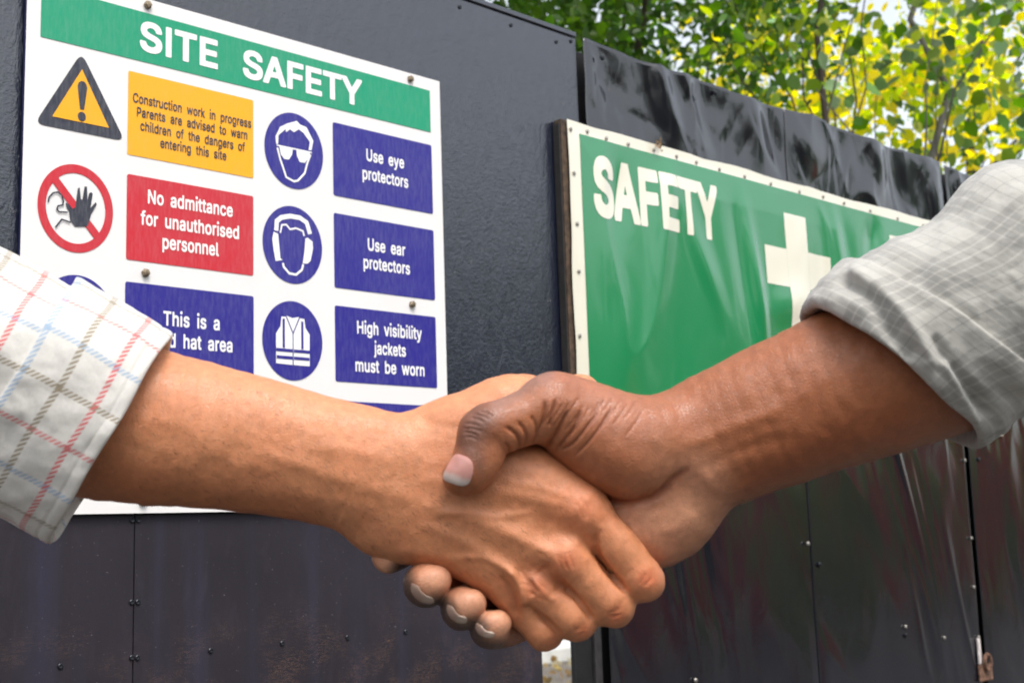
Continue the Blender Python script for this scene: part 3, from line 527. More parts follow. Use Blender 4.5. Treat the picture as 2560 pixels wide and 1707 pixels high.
flat_poly('high_visibility_vest_symbol', [[(.6318, .2060), (.6270, .2057), (.6259, .1966), (.6210, .1894), (.6209, .1611), (.6390, .1605), (.6392, .1903)], [(.6402, .1900), (.6475, .2060), (.6525, .2056), (.6536, .1972), (.6583, .1909), (.6581, .1604), (.6402, .1606)],
          [(.6327, .2071), (.6388, .2053), (.6466, .2070), (.6398, .1920)]], M_wink, sg, A2)
flat_poly('vest_stripes', [[(.6281, .2040), (.6305, .2040), (.6305, .1762), (.6281, .1762)], [(.6487, .2030), (.6511, .2030), (.6511, .1762), (.6487, .1762)],
          [(.6209, .1725), (.6388, .1725), (.6388, .1755), (.6209, .1755)], [(.6214, .1656), (.6388, .1656), (.6388, .1686), (.6214, .1686)],
          [(.6404, .1725), (.6580, .1725), (.6580, .1755), (.6404, .1755)], [(.6404, .1656), (.6576, .1656), (.6576, .1686), (.6404, .1686)]], M_blue, sg, A3)
V, Fc = screw_mesh(.0043, .0042, 6); b0 = mesh_obj('bolt', V, Fc, M_bolt, sg)
put_copies('bolt', b0, [W(x, z, .0100) for x, z in ((.4884, .4772), (.7878, .4766), (.4893, .2315), (.7839, .2329), (.7839, .034), (.4893, .034))], sg, rots=[(0, a, 0) for a in (.2, .8, .5, 1.1, .3, .9)])

# ------------------------------------------------------------------ green first aid style sign, wavy vinyl on a ply board
KG = .987
GT = D*(1-KG)
def gdisp(X, Z):
    w = fbm(np.stack([X*4, Z*3, X*0], 1), 3, 2)
    d = fbm(np.stack([X*6.0+w*.8, Z*2.6+X*1.2, X*0+9], 1), 41, 2, .4)*.0034
    r = 1-np.abs(fbm(np.stack([X*5+w, Z*1.6, X*0+2], 1), 57, 1))*2.4
    d = d+np.clip(r, 0, 1)**2*.0028
    for cx, cz, sx, sz, h, sl in ((1.385, .32, .013, .085, .0050, -.14), (1.36, .33, .02, .09, -.0030, -.14), (1.20, .42, .02, .09, .0022, .15), (1.27, .34, .02, .07, .0026, -.5), (1.11, .40, .03, .05, -.003, .3), (1.46, .30, .05, .03, .003, .8), (1.60, .42, .015, .10, .0022, -.15), (1.70, .43, .02, .07, -.0025, .2)):
        d = d+h*np.exp(-((X-cx-(Z-cz)*sl)/sx)**2-((Z-cz)/sz)**2)
    e = np.minimum(np.minimum((X-1.029)/.05, (.479-Z)/.05), 1); return np.maximum(d*1.4*np.clip(e, .12, 1), -.0038)
_gx, _gz = np.linspace(1.0480, 2.063, 341), np.linspace(.150, .4690, 151)
_gg = gdisp(*[q.ravel() for q in np.meshgrid(_gx, _gz, indexing='ij')]).reshape(341, 151)
def GP(x, z, off=0.0):
    if 1.0480 <= x <= 2.063 and .150 <= z <= .4690:
        fi, fj = (x-1.0480)/(_gx[1]-_gx[0]), (z-.150)/(_gz[1]-_gz[0]); i, j = min(int(fi), 339), min(int(fj), 149); fi -= i; fj -= j
        d = float((_gg[i, j]*(1-fj)+_gg[i, j+1]*fj)*(1-fi)+(_gg[i+1, j]*(1-fj)+_gg[i+1, j+1]*fj)*fi)
    else: d = float(gdisp(np.array([x]), np.array([z]))[0])
    return (x*KG*D, D*KG-.0045-d-off, H+z*KG*D)
gsn = empty('green_safety_sign', (1.45*D, D, H+.3*D), 'large green SAFETY sign with cream border and cross, wavy vinyl nailed to a plywood board', 'sign')
def gsheet(name, x0, x1, z0, z1, mat, off, nx, nz, wob=None):
    X, Z = np.meshgrid(np.linspace(x0, x1, nx+1), np.linspace(z0, z1, nz+1), indexing='ij')
    X, Z = X.ravel(), Z.ravel(); d = gdisp(X, Z)
    Xw, Zw = X.copy(), Z.copy()
    if wob:
        n_ = fbm(np.stack([X*14, Z*14, X*0], 1), 77, 2)*wob; Xw += n_*(X < x0+.004); Zw += n_*(Z > z1-.004)
    pts = np.stack([Xw*KG*D, D*KG-.0045-d-off, H+Zw*KG*D], 1)
    idx = np.arange((nx+1)*(nz+1)).reshape(nx+1, nz+1)
    q = np.stack([idx[:-1, :-1], idx[1:, :-1], idx[1:, 1:], idx[:-1, 1:]], -1).reshape(-1, 4)
    return mesh_obj(name, pts, q, mat, gsn, smooth=True)
gsheet('border_sheet', 1.0288, 2.082, .133, .4835, M_vcream, 0, 340, 150, wob=.0022)
gsheet('green_panel', 1.0480, 2.063, .150, .4690, M_vgreen, .0006, 340, 150)
box('plywood_backing', 1.0228*KG*D, 2.084*KG*D, D*KG, D-.002, H+.131*KG*D, H+.4838*KG*D, M_ply, gsn)
box('side_batten', 1.0085*D, 1.0205*KG*D, D*KG+.001, D-.0015, H+.132*KG*D, H+.4790*KG*D, M_plydark, gsn, .001)
lettering('SAFETY', 1.0660, 1.3080, .3745, .0670, M_vcream, gsn, lambda x, z: GP(x, z, .0011), bold=36, n=44, ls=0)
cr = [(1.4620, 1.5160, .2680, .4340), (1.4098, 1.4618, .3255, .3805), (1.5162, 1.5752, .3270, .3825)]
V, Fc = [], []
for x0, x1, z0, z1 in cr:
    nx_, nz_ = 12, 30
    b = len(V)
    for i in range(nx_+1):
        for j in range(nz_+1): V.append(GP(x0+(x1-x0)*i/nx_, z0+(z1-z0)*j/nz_, .0011))
    for i in range(nx_):
        for j in range(nz_): Fc.append((b+i*(nz_+1)+j, b+(i+1)*(nz_+1)+j, b+(i+1)*(nz_+1)+j+1, b+i*(nz_+1)+j+1))
mesh_obj('cross', V, Fc, M_vcream, gsn)
lettering('FIRST', 1.7480, 1.9300, .3780, .0600, M_vcream, gsn, lambda x, z: GP(x, z, .0011), bold=27, n=30, ls=0)
V, Fc = screw_mesh(.0027, .0016, 8); r0 = mesh_obj('nail_head', V, Fc, M_rivet, gsn)
riv = [(1.0343, .4720), (1.0629, .4748), (1.0964, .4725), (1.1372, .4729), (1.2304, .4740), (1.3205, .4726), (1.3768, .4725), (1.4381, .4722), (1.5081, .4722), (1.5698, .4747), (1.6260, .4737), (1.7000, .4730), (1.7804, .4724), (1.86, .4730), (1.0365, .4179), (1.0382, .3563), (1.0377, .2985), (1.0346, .2214), (1.2714, .4736), (1.186, .4745)]
put_copies('nail_head', r0, [GP(x, z, .0008) for x, z in riv], gsn)
# dead leaf scrap caught on the sign's edge
M_scrap = simple('dry_leaf_scrap', (.30, .20, .11), .9, .7, 200, bump=.8)
V, Fc = [], []
for k in range(26):
    a = rnd.uniform(0, 6.28); cx_, cz_ = 1.1890+rnd.gauss(0, .0045), .4795+rnd.gauss(0, .003); L = rnd.uniform(.002, .006)
    o_ = rnd.uniform(.003, .012); b = len(V)
    V += [GP(cx_, cz_, o_), GP(cx_+L*math.cos(a), cz_+L*math.sin(a), o_+rnd.uniform(-.002, .004)), GP(cx_+L*math.cos(a+1), cz_+L*math.sin(a+1), o_+rnd.uniform(-.003, .003))]
    Fc.append((b, b+1, b+2))
tag(mesh_obj('dried_leaf_scrap', V, Fc, [M_scrap]), 'crumpled scrap of dry leaves caught on the top border of the green sign', 'dead leaf')

# ------------------------------------------------------------------ trees beyond the hoarding, hedge and houses across the lane
def m_leaf(name, trans=.5, gloss=.45):
    a = NT(name); at = a.n('ShaderNodeAttribute', attribute_name='pigment').outputs['Color']
    a.P(Base_Color=at, Roughness=gloss, Specular_IOR_Level=.5)
    tr = a.n('ShaderNodeBsdfTranslucent'); hsv = a.n('ShaderNodeHueSaturation'); hsv.inputs['Saturation'].default_value = 1.25; hsv.inputs['Value'].default_value = 2.9; hsv.inputs['Hue'].default_value = .505
    a.set(hsv.inputs['Color'], at); a.set(tr.inputs[0], hsv.outputs[0])
    mx = a.n('ShaderNodeMixShader'); mx.inputs[0].default_value = trans
    a.t.links.new(a.p.outputs[0], mx.inputs[1]); a.t.links.new(tr.outputs[0], mx.inputs[2]); a.t.links.new(mx.outputs[0], a.out.inputs[0])
    return a.m
M_leaf = m_leaf('leaf'); M_leafthin = m_leaf('thin_leaf', .62, .5)
M_bark = simple('dark_bark', (.055, .042, .032), .9, .4, 18, bump=.8)
M_barkg = simple('grey_bark', (.13, .12, .11), .9, .35, 14, bump=.8)
LEAFS = np.array([(0, 0, 0), (-.30, .32, .06), (-.26, .68, .05), (0, 1, -.06), (.26, .68, .05), (.30, .32, .06)])
LEAFF = np.array([(0, 3, 2, 1), (0, 5, 4, 3)])
nrng = np.random.RandomState(5)
def leaves(C, size, cols, droop=.4, width=1.0, lobed=False):
    n = len(C)
    d = nrng.normal(size=(n, 3)); d[:, 2] -= droop; d /= np.linalg.norm(d, axis=1)[:, None]
    u = nrng.normal(size=(n, 3)); u[:, 2] += 1.0; s = np.cross(d, u); s /= np.linalg.norm(s, axis=1)[:, None]; nn = np.cross(s, d)
    L = (size*nrng.uniform(.55, 1.25, n))[:, None]
    V = np.empty((n, 6, 3))
    for k, (x, y, z) in enumerate(LEAFS): V[:, k] = C+L*(s*x*width+d*(y-.5)+nn*z)
    F_ = (np.arange(n)[:, None, None]*6+LEAFF[None]).reshape(-1, 4)
    cc = np.repeat(cols, 6, axis=0)
    return V.reshape(-1, 3), F_, cc
def tube(pts, rads, sides=8):
    V, Fc = [], []
    for i, (p, r) in enumerate(zip(pts, rads)):
        p = Vector(p); d = (Vector(pts[min(i+1, len(pts)-1)])-Vector(pts[max(i-1, 0)])).normalized()
        a = d.orthogonal().normalized(); b = d.cross(a)
        for k in range(sides):
            t = 2*math.pi*k/sides; V.append(p+(a*math.cos(t)+b*math.sin(t))*r)
    for i in range(len(pts)-1):
        for k in range(sides): Fc.append((i*sides+k, i*sides+(k+1) % sides, (i+1)*sides+(k+1) % sides, (i+1)*sides+k))
    return V, Fc
def limb(p0, p1, r0, r1, wob=.12, n=8):
    p0, p1 = Vector(p0), Vector(p1); L = (p1-p0).length; pts, rs = [], []
    o1 = Vector((rnd.gauss(0, wob), rnd.gauss(0, wob), rnd.gauss(0, wob)*.4))*L
    for i in range(n+1):
        t = i/n; pts.append(p0.lerp(p1, t)+o1*math.sin(t*math.pi)+Vector((rnd.gauss(0, .012), rnd.gauss(0, .012), 0))*L*(0 < i < n)); rs.append(r0+(r1-r0)*t)
    return pts, rs
def tree(name, label, base, height, crown_c, crown_r, n, size, pal, trunk_r=.06, bark=None, leafmat=None, clumps=60, clump_r=.35, droop=.4, width=1., group=None, parts_leaf=0):
    t = empty(name, base, label, 'tree', group)
    V, Fc = [], []
    def add(pts, rs, sides=8):
        v, f = tube(pts, rs, sides); b = len(V); V.extend(v); Fc.extend([tuple(i+b for i in q) for q in f])
    top = Vector((base[0]+rnd.uniform(-.2, .2), base[1]+rnd.uniform(-.2, .2), height*.9))
    tp, tr_ = limb(base, top, trunk_r, trunk_r*.3, .03, 12); add(tp, tr_, 10)
    cc = np.array(crown_c); cr_ = np.array(crown_r)
    K = nrng.normal(size=(clumps, 3)); K /= np.linalg.norm(K, axis=1)[:, None]
    K = K*(nrng.uniform(.15, 1, clumps)**.45)[:, None]; K = cc+K*cr_*(1-clump_r*.35)
    K = K[K[:, 2] > .4]
    for k in K[:7]:
        tpt = tp[min(12, max(3, int(12*(max(.25, (k[2]-base[2])/height))*.75)))]
        lp, lr = limb(tpt, k, trunk_r*.26, trunk_r*.05, .10, 6); add(lp, lr, 6)
    mesh_obj('trunk', V, Fc, bark or M_bark, t, smooth=True)
    w = nrng.dirichlet(np.ones(len(K))*2.2); cnt = (w*n).astype(int)
    pos, tone = [], []
    for k, c in zip(K, cnt):
        q = nrng.normal(size=(c, 3))*clump_r*cr_.mean()*np.array([.55, .55, .38])
        pos.append(k+q); tone.append(np.full(c, nrng.uniform(0, 1)))
    pos = np.concatenate(pos); tone = np.concatenate(tone)
    pal = np.array(pal); ti = np.clip((tone*.6+nrng.uniform(0, .4, len(tone)))*len(pal), 0, len(pal)-1).astype(int)
    cols = pal[ti]*nrng.uniform(.75, 1.25, (len(ti), 1))
    if parts_leaf:
        camd = np.linalg.norm(pos-np.array([0, 0, H]), axis=1); order = np.argsort(camd)
        vis = [i for i in order if pos[i, 2]-H > .30*camd[i]][:parts_leaf]; keep = np.ones(len(pos), bool); keep[vis] = False
        protos = []
        for q in range(6):
            v, f, c = leaves(np.zeros((1, 3)), size, pal[[q % len(pal)]], droop, width)
            o = mesh_obj('leaf', v, f, leafmat or M_leaf, t, cols=c); protos.append(o)
        for j, i in enumerate(vis):
            o = protos[j] if j < 6 else protos[j % 6].copy()
            if j >= 6: COL.objects.link(o)
            o.location = Vector(pos[i]); o.rotation_euler = (rnd.uniform(-.9, .9), rnd.uniform(-.9, .9), rnd.uniform(0, 6.28)); s_ = rnd.uniform(.8, 1.15); o.scale = (s_, s_, s_)
        pos, cols = pos[keep], cols[keep]
    v, f, c = leaves(pos, size, cols, droop, width)
    cr = mesh_obj('crown', v, f, leafmat or M_leaf, t, cols=c); cr['kind'] = 'stuff'
    return t
def ray(px, py, dist):
    d = (RIGHT*((px-1280)/F)+DOWN*((py-853.5)/F)+FWD).normalized(); return Vector((0, 0, H))+d*dist
def gnd(v): return (v.x, v.y, 0.0)
GREEN = [(.030, .062, .014), (.045, .090, .018), (.075, .13, .022), (.035, .075, .020)]
MID = [(.06, .11, .02), (.10, .15, .02), (.05, .09, .03), (.16, .19, .02)]
YEL = [(.34, .34, .016), (.44, .38, .016), (.22, .28, .02), (.48, .38, .02), (.12, .18, .02)]
GREY = [(.12, .17, .10), (.16, .21, .13), (.09, .14, .06), (.26, .30, .04)]
c = ray(1330, 60, 5.6); tree('broadleaf_tree', 'dense dark green tree above the left hoarding, farthest left of the trees', gnd(c-RIGHT*.60), 5.5, tuple(c+Vector((-.2, .2, .5))), (1.15, 1.1, 1.25), 7800, .064, GREEN, .09, clumps=90, clump_r=.30, group='trees beyond the hoarding')
c = ray(1680, 60, 6.4); tree('broadleaf_tree', 'dark green tree with small gaps of white sky above the crumpled sheet', gnd(c), 5.8, tuple(c+Vector((0, .3, .35))), (1.1, 1.1, 1.2), 4700, .060, GREEN+GREEN+MID, .04, clumps=80, clump_r=.27, group='trees beyond the hoarding')
c = ray(2018, 200, 6.0); tree('slender_tree', 'tree with a bare dark upright trunk showing against the white sky', gnd(c), 6.0, tuple(c+Vector((.1, .2, .95))), (.85, .8, .70), 1000, .07, MID+YEL[2:3], .026, clumps=44, clump_r=.26, group='trees beyond the hoarding')
c = ray(2330, 120, 4.9); tree('big_leaved_tree', 'big leaved grey green tree hanging over the right of the hoarding', gnd(c+Vector((.9, .4, 0))), 5.0, tuple(c+Vector((.25, .2, .35))), (.85, .8, .85), 1100, .066, GREY+MID, .028, bark=M_barkg, leafmat=M_leafthin, clumps=60, clump_r=.28, droop=.9, width=1.25, group='trees beyond the hoarding', parts_leaf=100)
c = ray(2160, 330, 9.5); tree('yellow_tree', 'bright yellow backlit tree low behind the right end of the hoarding', gnd(c), 4.4, tuple(c+Vector((.1, 0, .05))), (1.9, 1.2, .95), 3000, .10, YEL, .035, leafmat=M_leafthin, clumps=80, clump_r=.22, droop=.5, width=1.1, group='trees beyond the hoarding')
c = ray(2500, 250, 11.5); tree('yellow_tree', 'yellow green tree farthest right behind the grey checked sleeve', gnd(c), 6.5, tuple(c+Vector((.3, 0, .8))), (2.0, 1.5, 1.9), 1500, .10, YEL+MID, .08, leafmat=M_leafthin, clumps=80, clump_r=.22, width=1.1, group='trees beyond the hoarding')
c = ray(1850, 150, 12.5); tree('broadleaf_tree', 'pale yellow green tree far off, seen through the gaps of nearer trees', gnd(c), 7.0, tuple(c+Vector((0, 0, .3))), (2.2, 1.5, 1.6), 1700, .12, YEL+MID+MID, .09, leafmat=M_leafthin, clumps=70, clump_r=.20, group='trees beyond the hoarding')

# low whitewashed kerb and leaf litter seen through the gap below the hands
kb = box('whitewashed_kerb', 3.5, 9.5, 0, .6, .0, .15, simple('chalky_white_paint', (.62, .62, .60), .8, .15, 8, bump=.4), None, .02)
kc = ray(1320, 1612, 12.2); kb.location = Vector((kc.x-6.5, kc.y, 0)); tag(kb, 'low whitewashed kerb seen through the gap between the hoardings', 'kerb')
n = 5200; cpos = np.stack([nrng.uniform(2, 13, n), nrng.uniform(1.6, 12.0, n), nrng.uniform(.01, .05, n)], 1)
v, f, cc_ = leaves(cpos, .10, np.array([(.20, .13, .06), (.30, .22, .10), (.12, .09, .05), (.34, .30, .20)])[nrng.randint(0, 4, n)], 0.)
tag(mesh_obj('fallen_leaves', v, f, M_leaf, None, cols=cc_), kind='stuff')

# the other side of the lane (behind the viewer): unseen houses, and a hedge raised and tinted for the reflections
def shrub(label, x, y, w, h, n, pal):  # unseen shrubs, added and sized for what the boards reflect
    t = empty('hedge_shrub', (x, y, 0), label, 'shrub', 'shrubs across the lane behind the viewer')
    v_, f_ = tube(*limb((x, y, 0), (x, y, h*.7), .04, .015)); mesh_obj('stem', v_, f_, M_bark, t)
    K = nrng.normal(size=(n, 3)); K /= np.linalg.norm(K, axis=1)[:, None]; K *= (nrng.uniform(.3, 1, n)**.4)[:, None]
    p = np.array([x, y, h*.5])+K*np.array([w*.55, .6, h*.5])*(1+.2*fbm(K*2+x, 3, 2))[:, None]
    v_, f_, c_ = leaves(p, .13, np.array(pal)[nrng.randint(0, len(pal), n)], .2)
    mesh_obj('foliage', v_, f_, M_leaf, t, cols=c_)['kind'] = 'stuff'
SHL = ['leafy shrub at the far left end of the row behind the viewer', 'second shrub from the left end of the hedge row', 'third shrub from the left end of the hedge row', 'fourth shrub from the left end of the hedge row', 'middle green shrub of the hedge row, before the gap of the lane', 'green shrub just left of the nearer brick house', 'green shrub in front of the nearer brick house', 'red leaved shrub in front of the nearer brick house', 'yellow green shrub between the two brick houses', 'red leaved shrub between the two brick houses', 'yellow green shrub in front of the farther brick house', 'red leaved shrub at the far right end of the hedge row']
for i in range(12):
    pal_ = [(.30, .07, .05), (.38, .12, .07)] if i in (7, 9, 11) else [(.24, .28, .04), (.16, .22, .04)] if i in (8, 10) else [tuple(v*.7 for v in q) for q in GREEN]  # red and yellow green shrubs added to colour the reflections in the sheets
    shrub(SHL[i], -9+i*2.7+rnd.uniform(-.3, .3), -6.2+rnd.uniform(-.3, .3), 3.0, rnd.uniform(3.3, 4.1) if i < 7 else rnd.uniform(2.0, 3.6), 3600, pal_)
M_brick = simple('red_brick_wall', (.20, .07, .045), .85, .25, 10, bump=.3); M_win = simple('window_glass', (.03, .04, .05), .1, .1, 3); M_roof = simple('roof_tiles', (.12, .06, .045), .8, .2, 8)
for i, (x, w) in enumerate(((5.0, 5.5), (14.0, 6.0))):
    t = empty('brick_house', (x, -14, 0), ['red brick house across the lane, opposite the sheet metal hoarding', 'red brick house farther down the lane behind the viewer'][i], 'house')
    box('wall', x-w/2, x+w/2, -17, -14, 0, 3.4, M_brick, t)
    mesh_obj('roof', [(x-w/2-.3, -13.7, 3.4), (x+w/2+.3, -13.7, 3.4), (x+w/2+.3, -17.3, 3.4), (x-w/2-.3, -17.3, 3.4), (x-w/2, -15.5, 4.8), (x+w/2, -15.5, 4.8)], [(0, 1, 5, 4), (2, 3, 4, 5), (0, 4, 3), (1, 2, 5)], M_roof, t)
    for k in (-1, 0, 1):
        wn_ = box('window', x+k*w*.3-.5, x+k*w*.3+.5, -14.0, -13.93, 1.2, 2.5, M_win, t)

for i, (x_, y_, h_, w_) in enumerate(((12.5, -8.5, 6.2, 1.5), (16.5, -9.5, 7.2, 1.7), (21.0, -9.0, 6.0, 1.6), (27.0, -11, 8.5, 2.4))):  # unseen trees added to break up the sky mirrored in the sheets
    tree('street_tree', ['nearest of the street trees behind the viewer, mirrored in the sheet metal', 'taller street tree behind the viewer in front of the farther house', 'low street tree behind the viewer past the second house', 'tall street tree farthest down the lane behind the viewer'][i], (x_, y_, 0), h_, (x_, y_, h_*.62), (w_, w_, h_*.36), 2200, .20, GREEN, .12, clumps=40, clump_r=.32, group='street trees behind the viewer')

# ------------------------------------------------------------------ people: hands, forearms and sleeves
Z0 = .55                      # distance of the clasped hands
KU = Z0*.4975/F               # metres per modelling unit at that distance
def U2W(p):
    """modelling units (u right, v down, w away) -> world"""
    p = np.asarray(p, dtype=float); Z = Z0+p[..., 2]*KU
    X = (900+p[..., 0]*.4975-1280)/F*Z; Y = (880+p[..., 1]*.4975-853.5)/F*Z
    R_, D_, F_ = np.array(RIGHT), np.array(DOWN), np.array(FWD)
    return np.array([0, 0, H])+X[..., None]*R_+Y[..., None]*D_+Z[..., None]*F_
def spline(P, n):
    P = np.asarray(P, dtype=float); out = []
    for i in range(len(P)-1):
        p0, p1, p2, p3 = P[max(i-1, 0)], P[i], P[i+1], P[min(i+2, len(P)-1)]
        for k in range(n):
            t = k/n; out.append(.5*(2*p1+(p2-p0)*t+(2*p0-5*p1+4*p2-p3)*t*t+(3*p1-p0-3*p2+p3)*t**3))
    out.append(P[-1]); return np.array(out)
class Field:
    def __init__(s, lo, hi, h):
        s.lo = np.array(lo, float); s.h = h; s.n = np.ceil((np.array(hi)-s.lo)/h).astype(int)+1
        s.ax = [(s.lo[i]+np.arange(s.n[i])*h).astype(np.float32) for i in range(3)]
        s.S = np.full(s.n, 400., np.float32)
    def chain(s, nodes, sub=3, pad=110):
        """distance block of one chain of (u, v, w, radius, flatness) nodes"""
        P = np.array([list(q)+[1.]*(5-len(q)) for q in nodes], float)
        P = spline(P, sub) if len(P) > 2 else spline(P, 1)
        a = np.maximum(np.floor(((P[:, :3]-P[:, 3:4]-pad).min(0)-s.lo)/s.h).astype(int), 0)
        b = np.minimum(np.ceil(((P[:, :3]+P[:, 3:4]+pad).max(0)-s.lo)/s.h).astype(int)+1, s.n)
        blk = np.full(b-a, 400., np.float32)
        for A, B in zip(P[:-1], P[1:]):
            r = max(A[3], B[3])+pad; lo = np.maximum(np.floor((np.minimum(A[:3], B[:3])-r-s.lo)/s.h).astype(int), a); hi = np.minimum(np.ceil((np.maximum(A[:3], B[:3])+r-s.lo)/s.h).astype(int)+1, b)
            if (hi <= lo).any(): continue
            x = s.ax[0][lo[0]:hi[0]][:, None, None]-np.float32(A[0]); y = s.ax[1][lo[1]:hi[1]][None, :, None]-np.float32(A[1]); z = s.ax[2][lo[2]:hi[2]][None, None, :]-np.float32(A[2])
            d = (B-A).astype(np.float32); L = float(d[0]**2+d[1]**2+d[2]**2)+1e-6
            t = np.clip((x*d[0]+y*d[1]+z*d[2])/L, 0, 1)
            q = np.sqrt((x-t*d[0])**2+(y-t*d[1])**2+((z-t*d[2])/(np.float32(A[4])+t*d[4]))**2)-(np.float32(A[3])+t*d[3])
            v = blk[lo[0]-a[0]:hi[0]-a[0], lo[1]-a[1]:hi[1]-a[1], lo[2]-a[2]:hi[2]-a[2]]
            np.minimum(v, q, out=v)
        return a, b, blk
    def add(s, nodes, k=60., sub=3, T=None):
        a, b, blk = s.chain(nodes, sub)
        T = s.S if T is None else T
        v = T[a[0]:b[0], a[1]:b[1], a[2]:b[2]]
        hh = np.maximum(k-np.abs(v-blk), 0)/k
        v[...] = np.minimum(v, blk)-hh*hh*(k*.25)
    def sample(s, p):
        q = (p-s.lo)/s.h; i = np.clip(np.floor(q).astype(int), 0, s.n-2); f = q-i
        r = 0
        for a in (0, 1):
            for b in (0, 1):
                for c in (0, 1):
                    r = r+s.S[i[:, 0]+a, i[:, 1]+b, i[:, 2]+c]*((f[:, 0] if a else 1-f[:, 0])*(f[:, 1] if b else 1-f[:, 1])*(f[:, 2] if c else 1-f[:, 2]))
        return r
    def grad(s, p, e=None):
        e = e or s.h; g = np.empty_like(p)
        for k in range(3):
            o = np.zeros(3); o[k] = e; g[:, k] = (s.sample(p+o)-s.sample(p-o))/(2*e)
        return g
    def blur(s, it=1):
        for _ in range(it):
            for ax in range(3):
                A = np.swapaxes(s.S, 0, ax); A[1:-1] = A[:-2]*.25+A[1:-1]*.5+A[2:]*.25
    def mesh(s):
        S = s.S; neg = S < 0
        c = [neg[i:neg.shape[0]-1+i, j:neg.shape[1]-1+j, k:neg.shape[2]-1+k] for i in (0, 1) for j in (0, 1) for k in (0, 1)]
        cnt = sum(q.astype(np.int8) for q in c); act = (cnt > 0) & (cnt < 8)
        ids = np.full(act.shape, -1, np.int64); cells = np.argwhere(act); ids[act] = np.arange(len(cells))
        acc = np.zeros((len(cells), 3)); num = np.zeros(len(cells))
        offs = [(i, j, k) for i in (0, 1) for j in (0, 1) for k in (0, 1)]
        val = {o: S[cells[:, 0]+o[0], cells[:, 1]+o[1], cells[:, 2]+o[2]].astype(float) for o in offs}
        for o in offs:
            for ax in range(3):
                if o[ax]: continue
                o2 = list(o); o2[ax] = 1; o2 = tuple(o2); A, B = val[o], val[o2]; m = (A < 0) != (B < 0)
                t = np.where(m, A/np.where(m, A-B, 1), 0); p = np.array(o, float)[None].repeat(len(cells), 0); p[:, ax] += t
                acc[m] += p[m]; num[m] += 1
        V = s.lo+(cells+acc/num[:, None])*s.h
        Q = []
        for ax in range(3):
            u_, v_ = [(1, 2), (2, 0), (0, 1)][ax]
            sl0 = [slice(None)]*3; sl1 = [slice(None)]*3; sl0[ax] = slice(0, -1); sl1[ax] = slice(1, None)
            A, B = neg[tuple(sl0)], neg[tuple(sl1)]; e = np.argwhere(A != B)
            ok = (e[:, u_] > 0) & (e[:, v_] > 0) & (e[:, u_] < s.n[u_]-1) & (e[:, v_] < s.n[v_]-1) & (e[:, ax] < s.n[ax]-1); e = e[ok]
            def idx(du, dv):
                q = e.copy(); q[:, u_] -= du; q[:, v_] -= dv; return ids[q[:, 0], q[:, 1], q[:, 2]]
            quad = np.stack([idx(1, 1), idx(0, 1), idx(0, 0), idx(1, 0)], 1)
            flip = ~A[e[:, 0], e[:, 1], e[:, 2]]
            quad[flip] = quad[flip][:, ::-1]; Q.append(quad)
        Q = np.concatenate(Q); Q = Q[(Q >= 0).all(1)]
        for _ in range(2):
            g = s.grad(V); V = V-np.clip(s.sample(V)/np.maximum((g**2).sum(1), .05), -s.h, s.h)[:, None]*g
        return V, Q
    def normal(s, p, e=None):
        g = s.grad(p, e); return g/np.maximum(np.linalg.norm(g, axis=1), 1e-6)[:, None]
    def front(s, uv, wmax=400):
        """first surface met going away from the camera at (u, v)"""
        uv = np.asarray(uv, float); fi = (uv-s.lo[:2])/s.h; i = np.clip(np.floor(fi).astype(int), 0, s.n[:2]-2); f = fi-i
        col = (S_ := s.S)[i[:, 0], i[:, 1]]*((1-f[:, 0])*(1-f[:, 1]))[:, None]+S_[i[:, 0]+1, i[:, 1]]*(f[:, 0]*(1-f[:, 1]))[:, None]+S_[i[:, 0], i[:, 1]+1]*((1-f[:, 0])*f[:, 1])[:, None]+S_[i[:, 0]+1, i[:, 1]+1]*(f[:, 0]*f[:, 1])[:, None]
        m = col < 0; has = m.any(1); k = np.where(has, m.argmax(1), -1); k = np.maximum(k, 1)
        a = col[np.arange(len(k)), k-1]; b = col[np.arange(len(k)), k]
        w = s.lo[2]+(k-1+a/(a-b+1e-9))*s.h; return w, has
def polydist(p2, line):
    """distance of 2-D points to a polyline and position along it (0..1)"""
    L = np.asarray(line, float); best = np.full(len(p2), 1e9); tt = np.zeros(len(p2)); n = len(L)-1
    for i in range(n):
        a, b = L[i], L[i+1]; d = b-a; t = np.clip(((p2-a)@d)/(d@d+1e-9), 0, 1); q = np.linalg.norm(p2-a-t[:, None]*d, axis=1)
        m = q < best; best[m] = q[m]; tt[m] = (i+t[m])/n
    return best, tt
def carve(V, N, strokes, sub=4):
    """strokes: (polyline, half width, height, wmax) pushed along the surface normal"""
    dd = np.zeros(len(V))
    for st in strokes:
        line, wd, h = st[:3]; wmax = st[3] if len(st) > 3 else 600
        L = spline(np.array(line, float), sub) if len(line) > 2 else np.array(line, float)
        lo, hi = L.min(0)-wd*3, L.max(0)+wd*3
        m = (V[:, 0] > lo[0]) & (V[:, 0] < hi[0]) & (V[:, 1] > lo[1]) & (V[:, 1] < hi[1]) & (N[:, 2] < .15) & (V[:, 2] < wmax)
        if not m.any(): continue
        q, t = polydist(V[m][:, :2], L); fade = np.clip(np.minimum(t, 1-t)*5+.25, 0, 1)
        dd[m] += h*np.exp(-(q/wd)**2)*fade*np.clip(-N[m][:, 2]*1.5+.3, 0, 1)
    return V+N*dd[:, None]
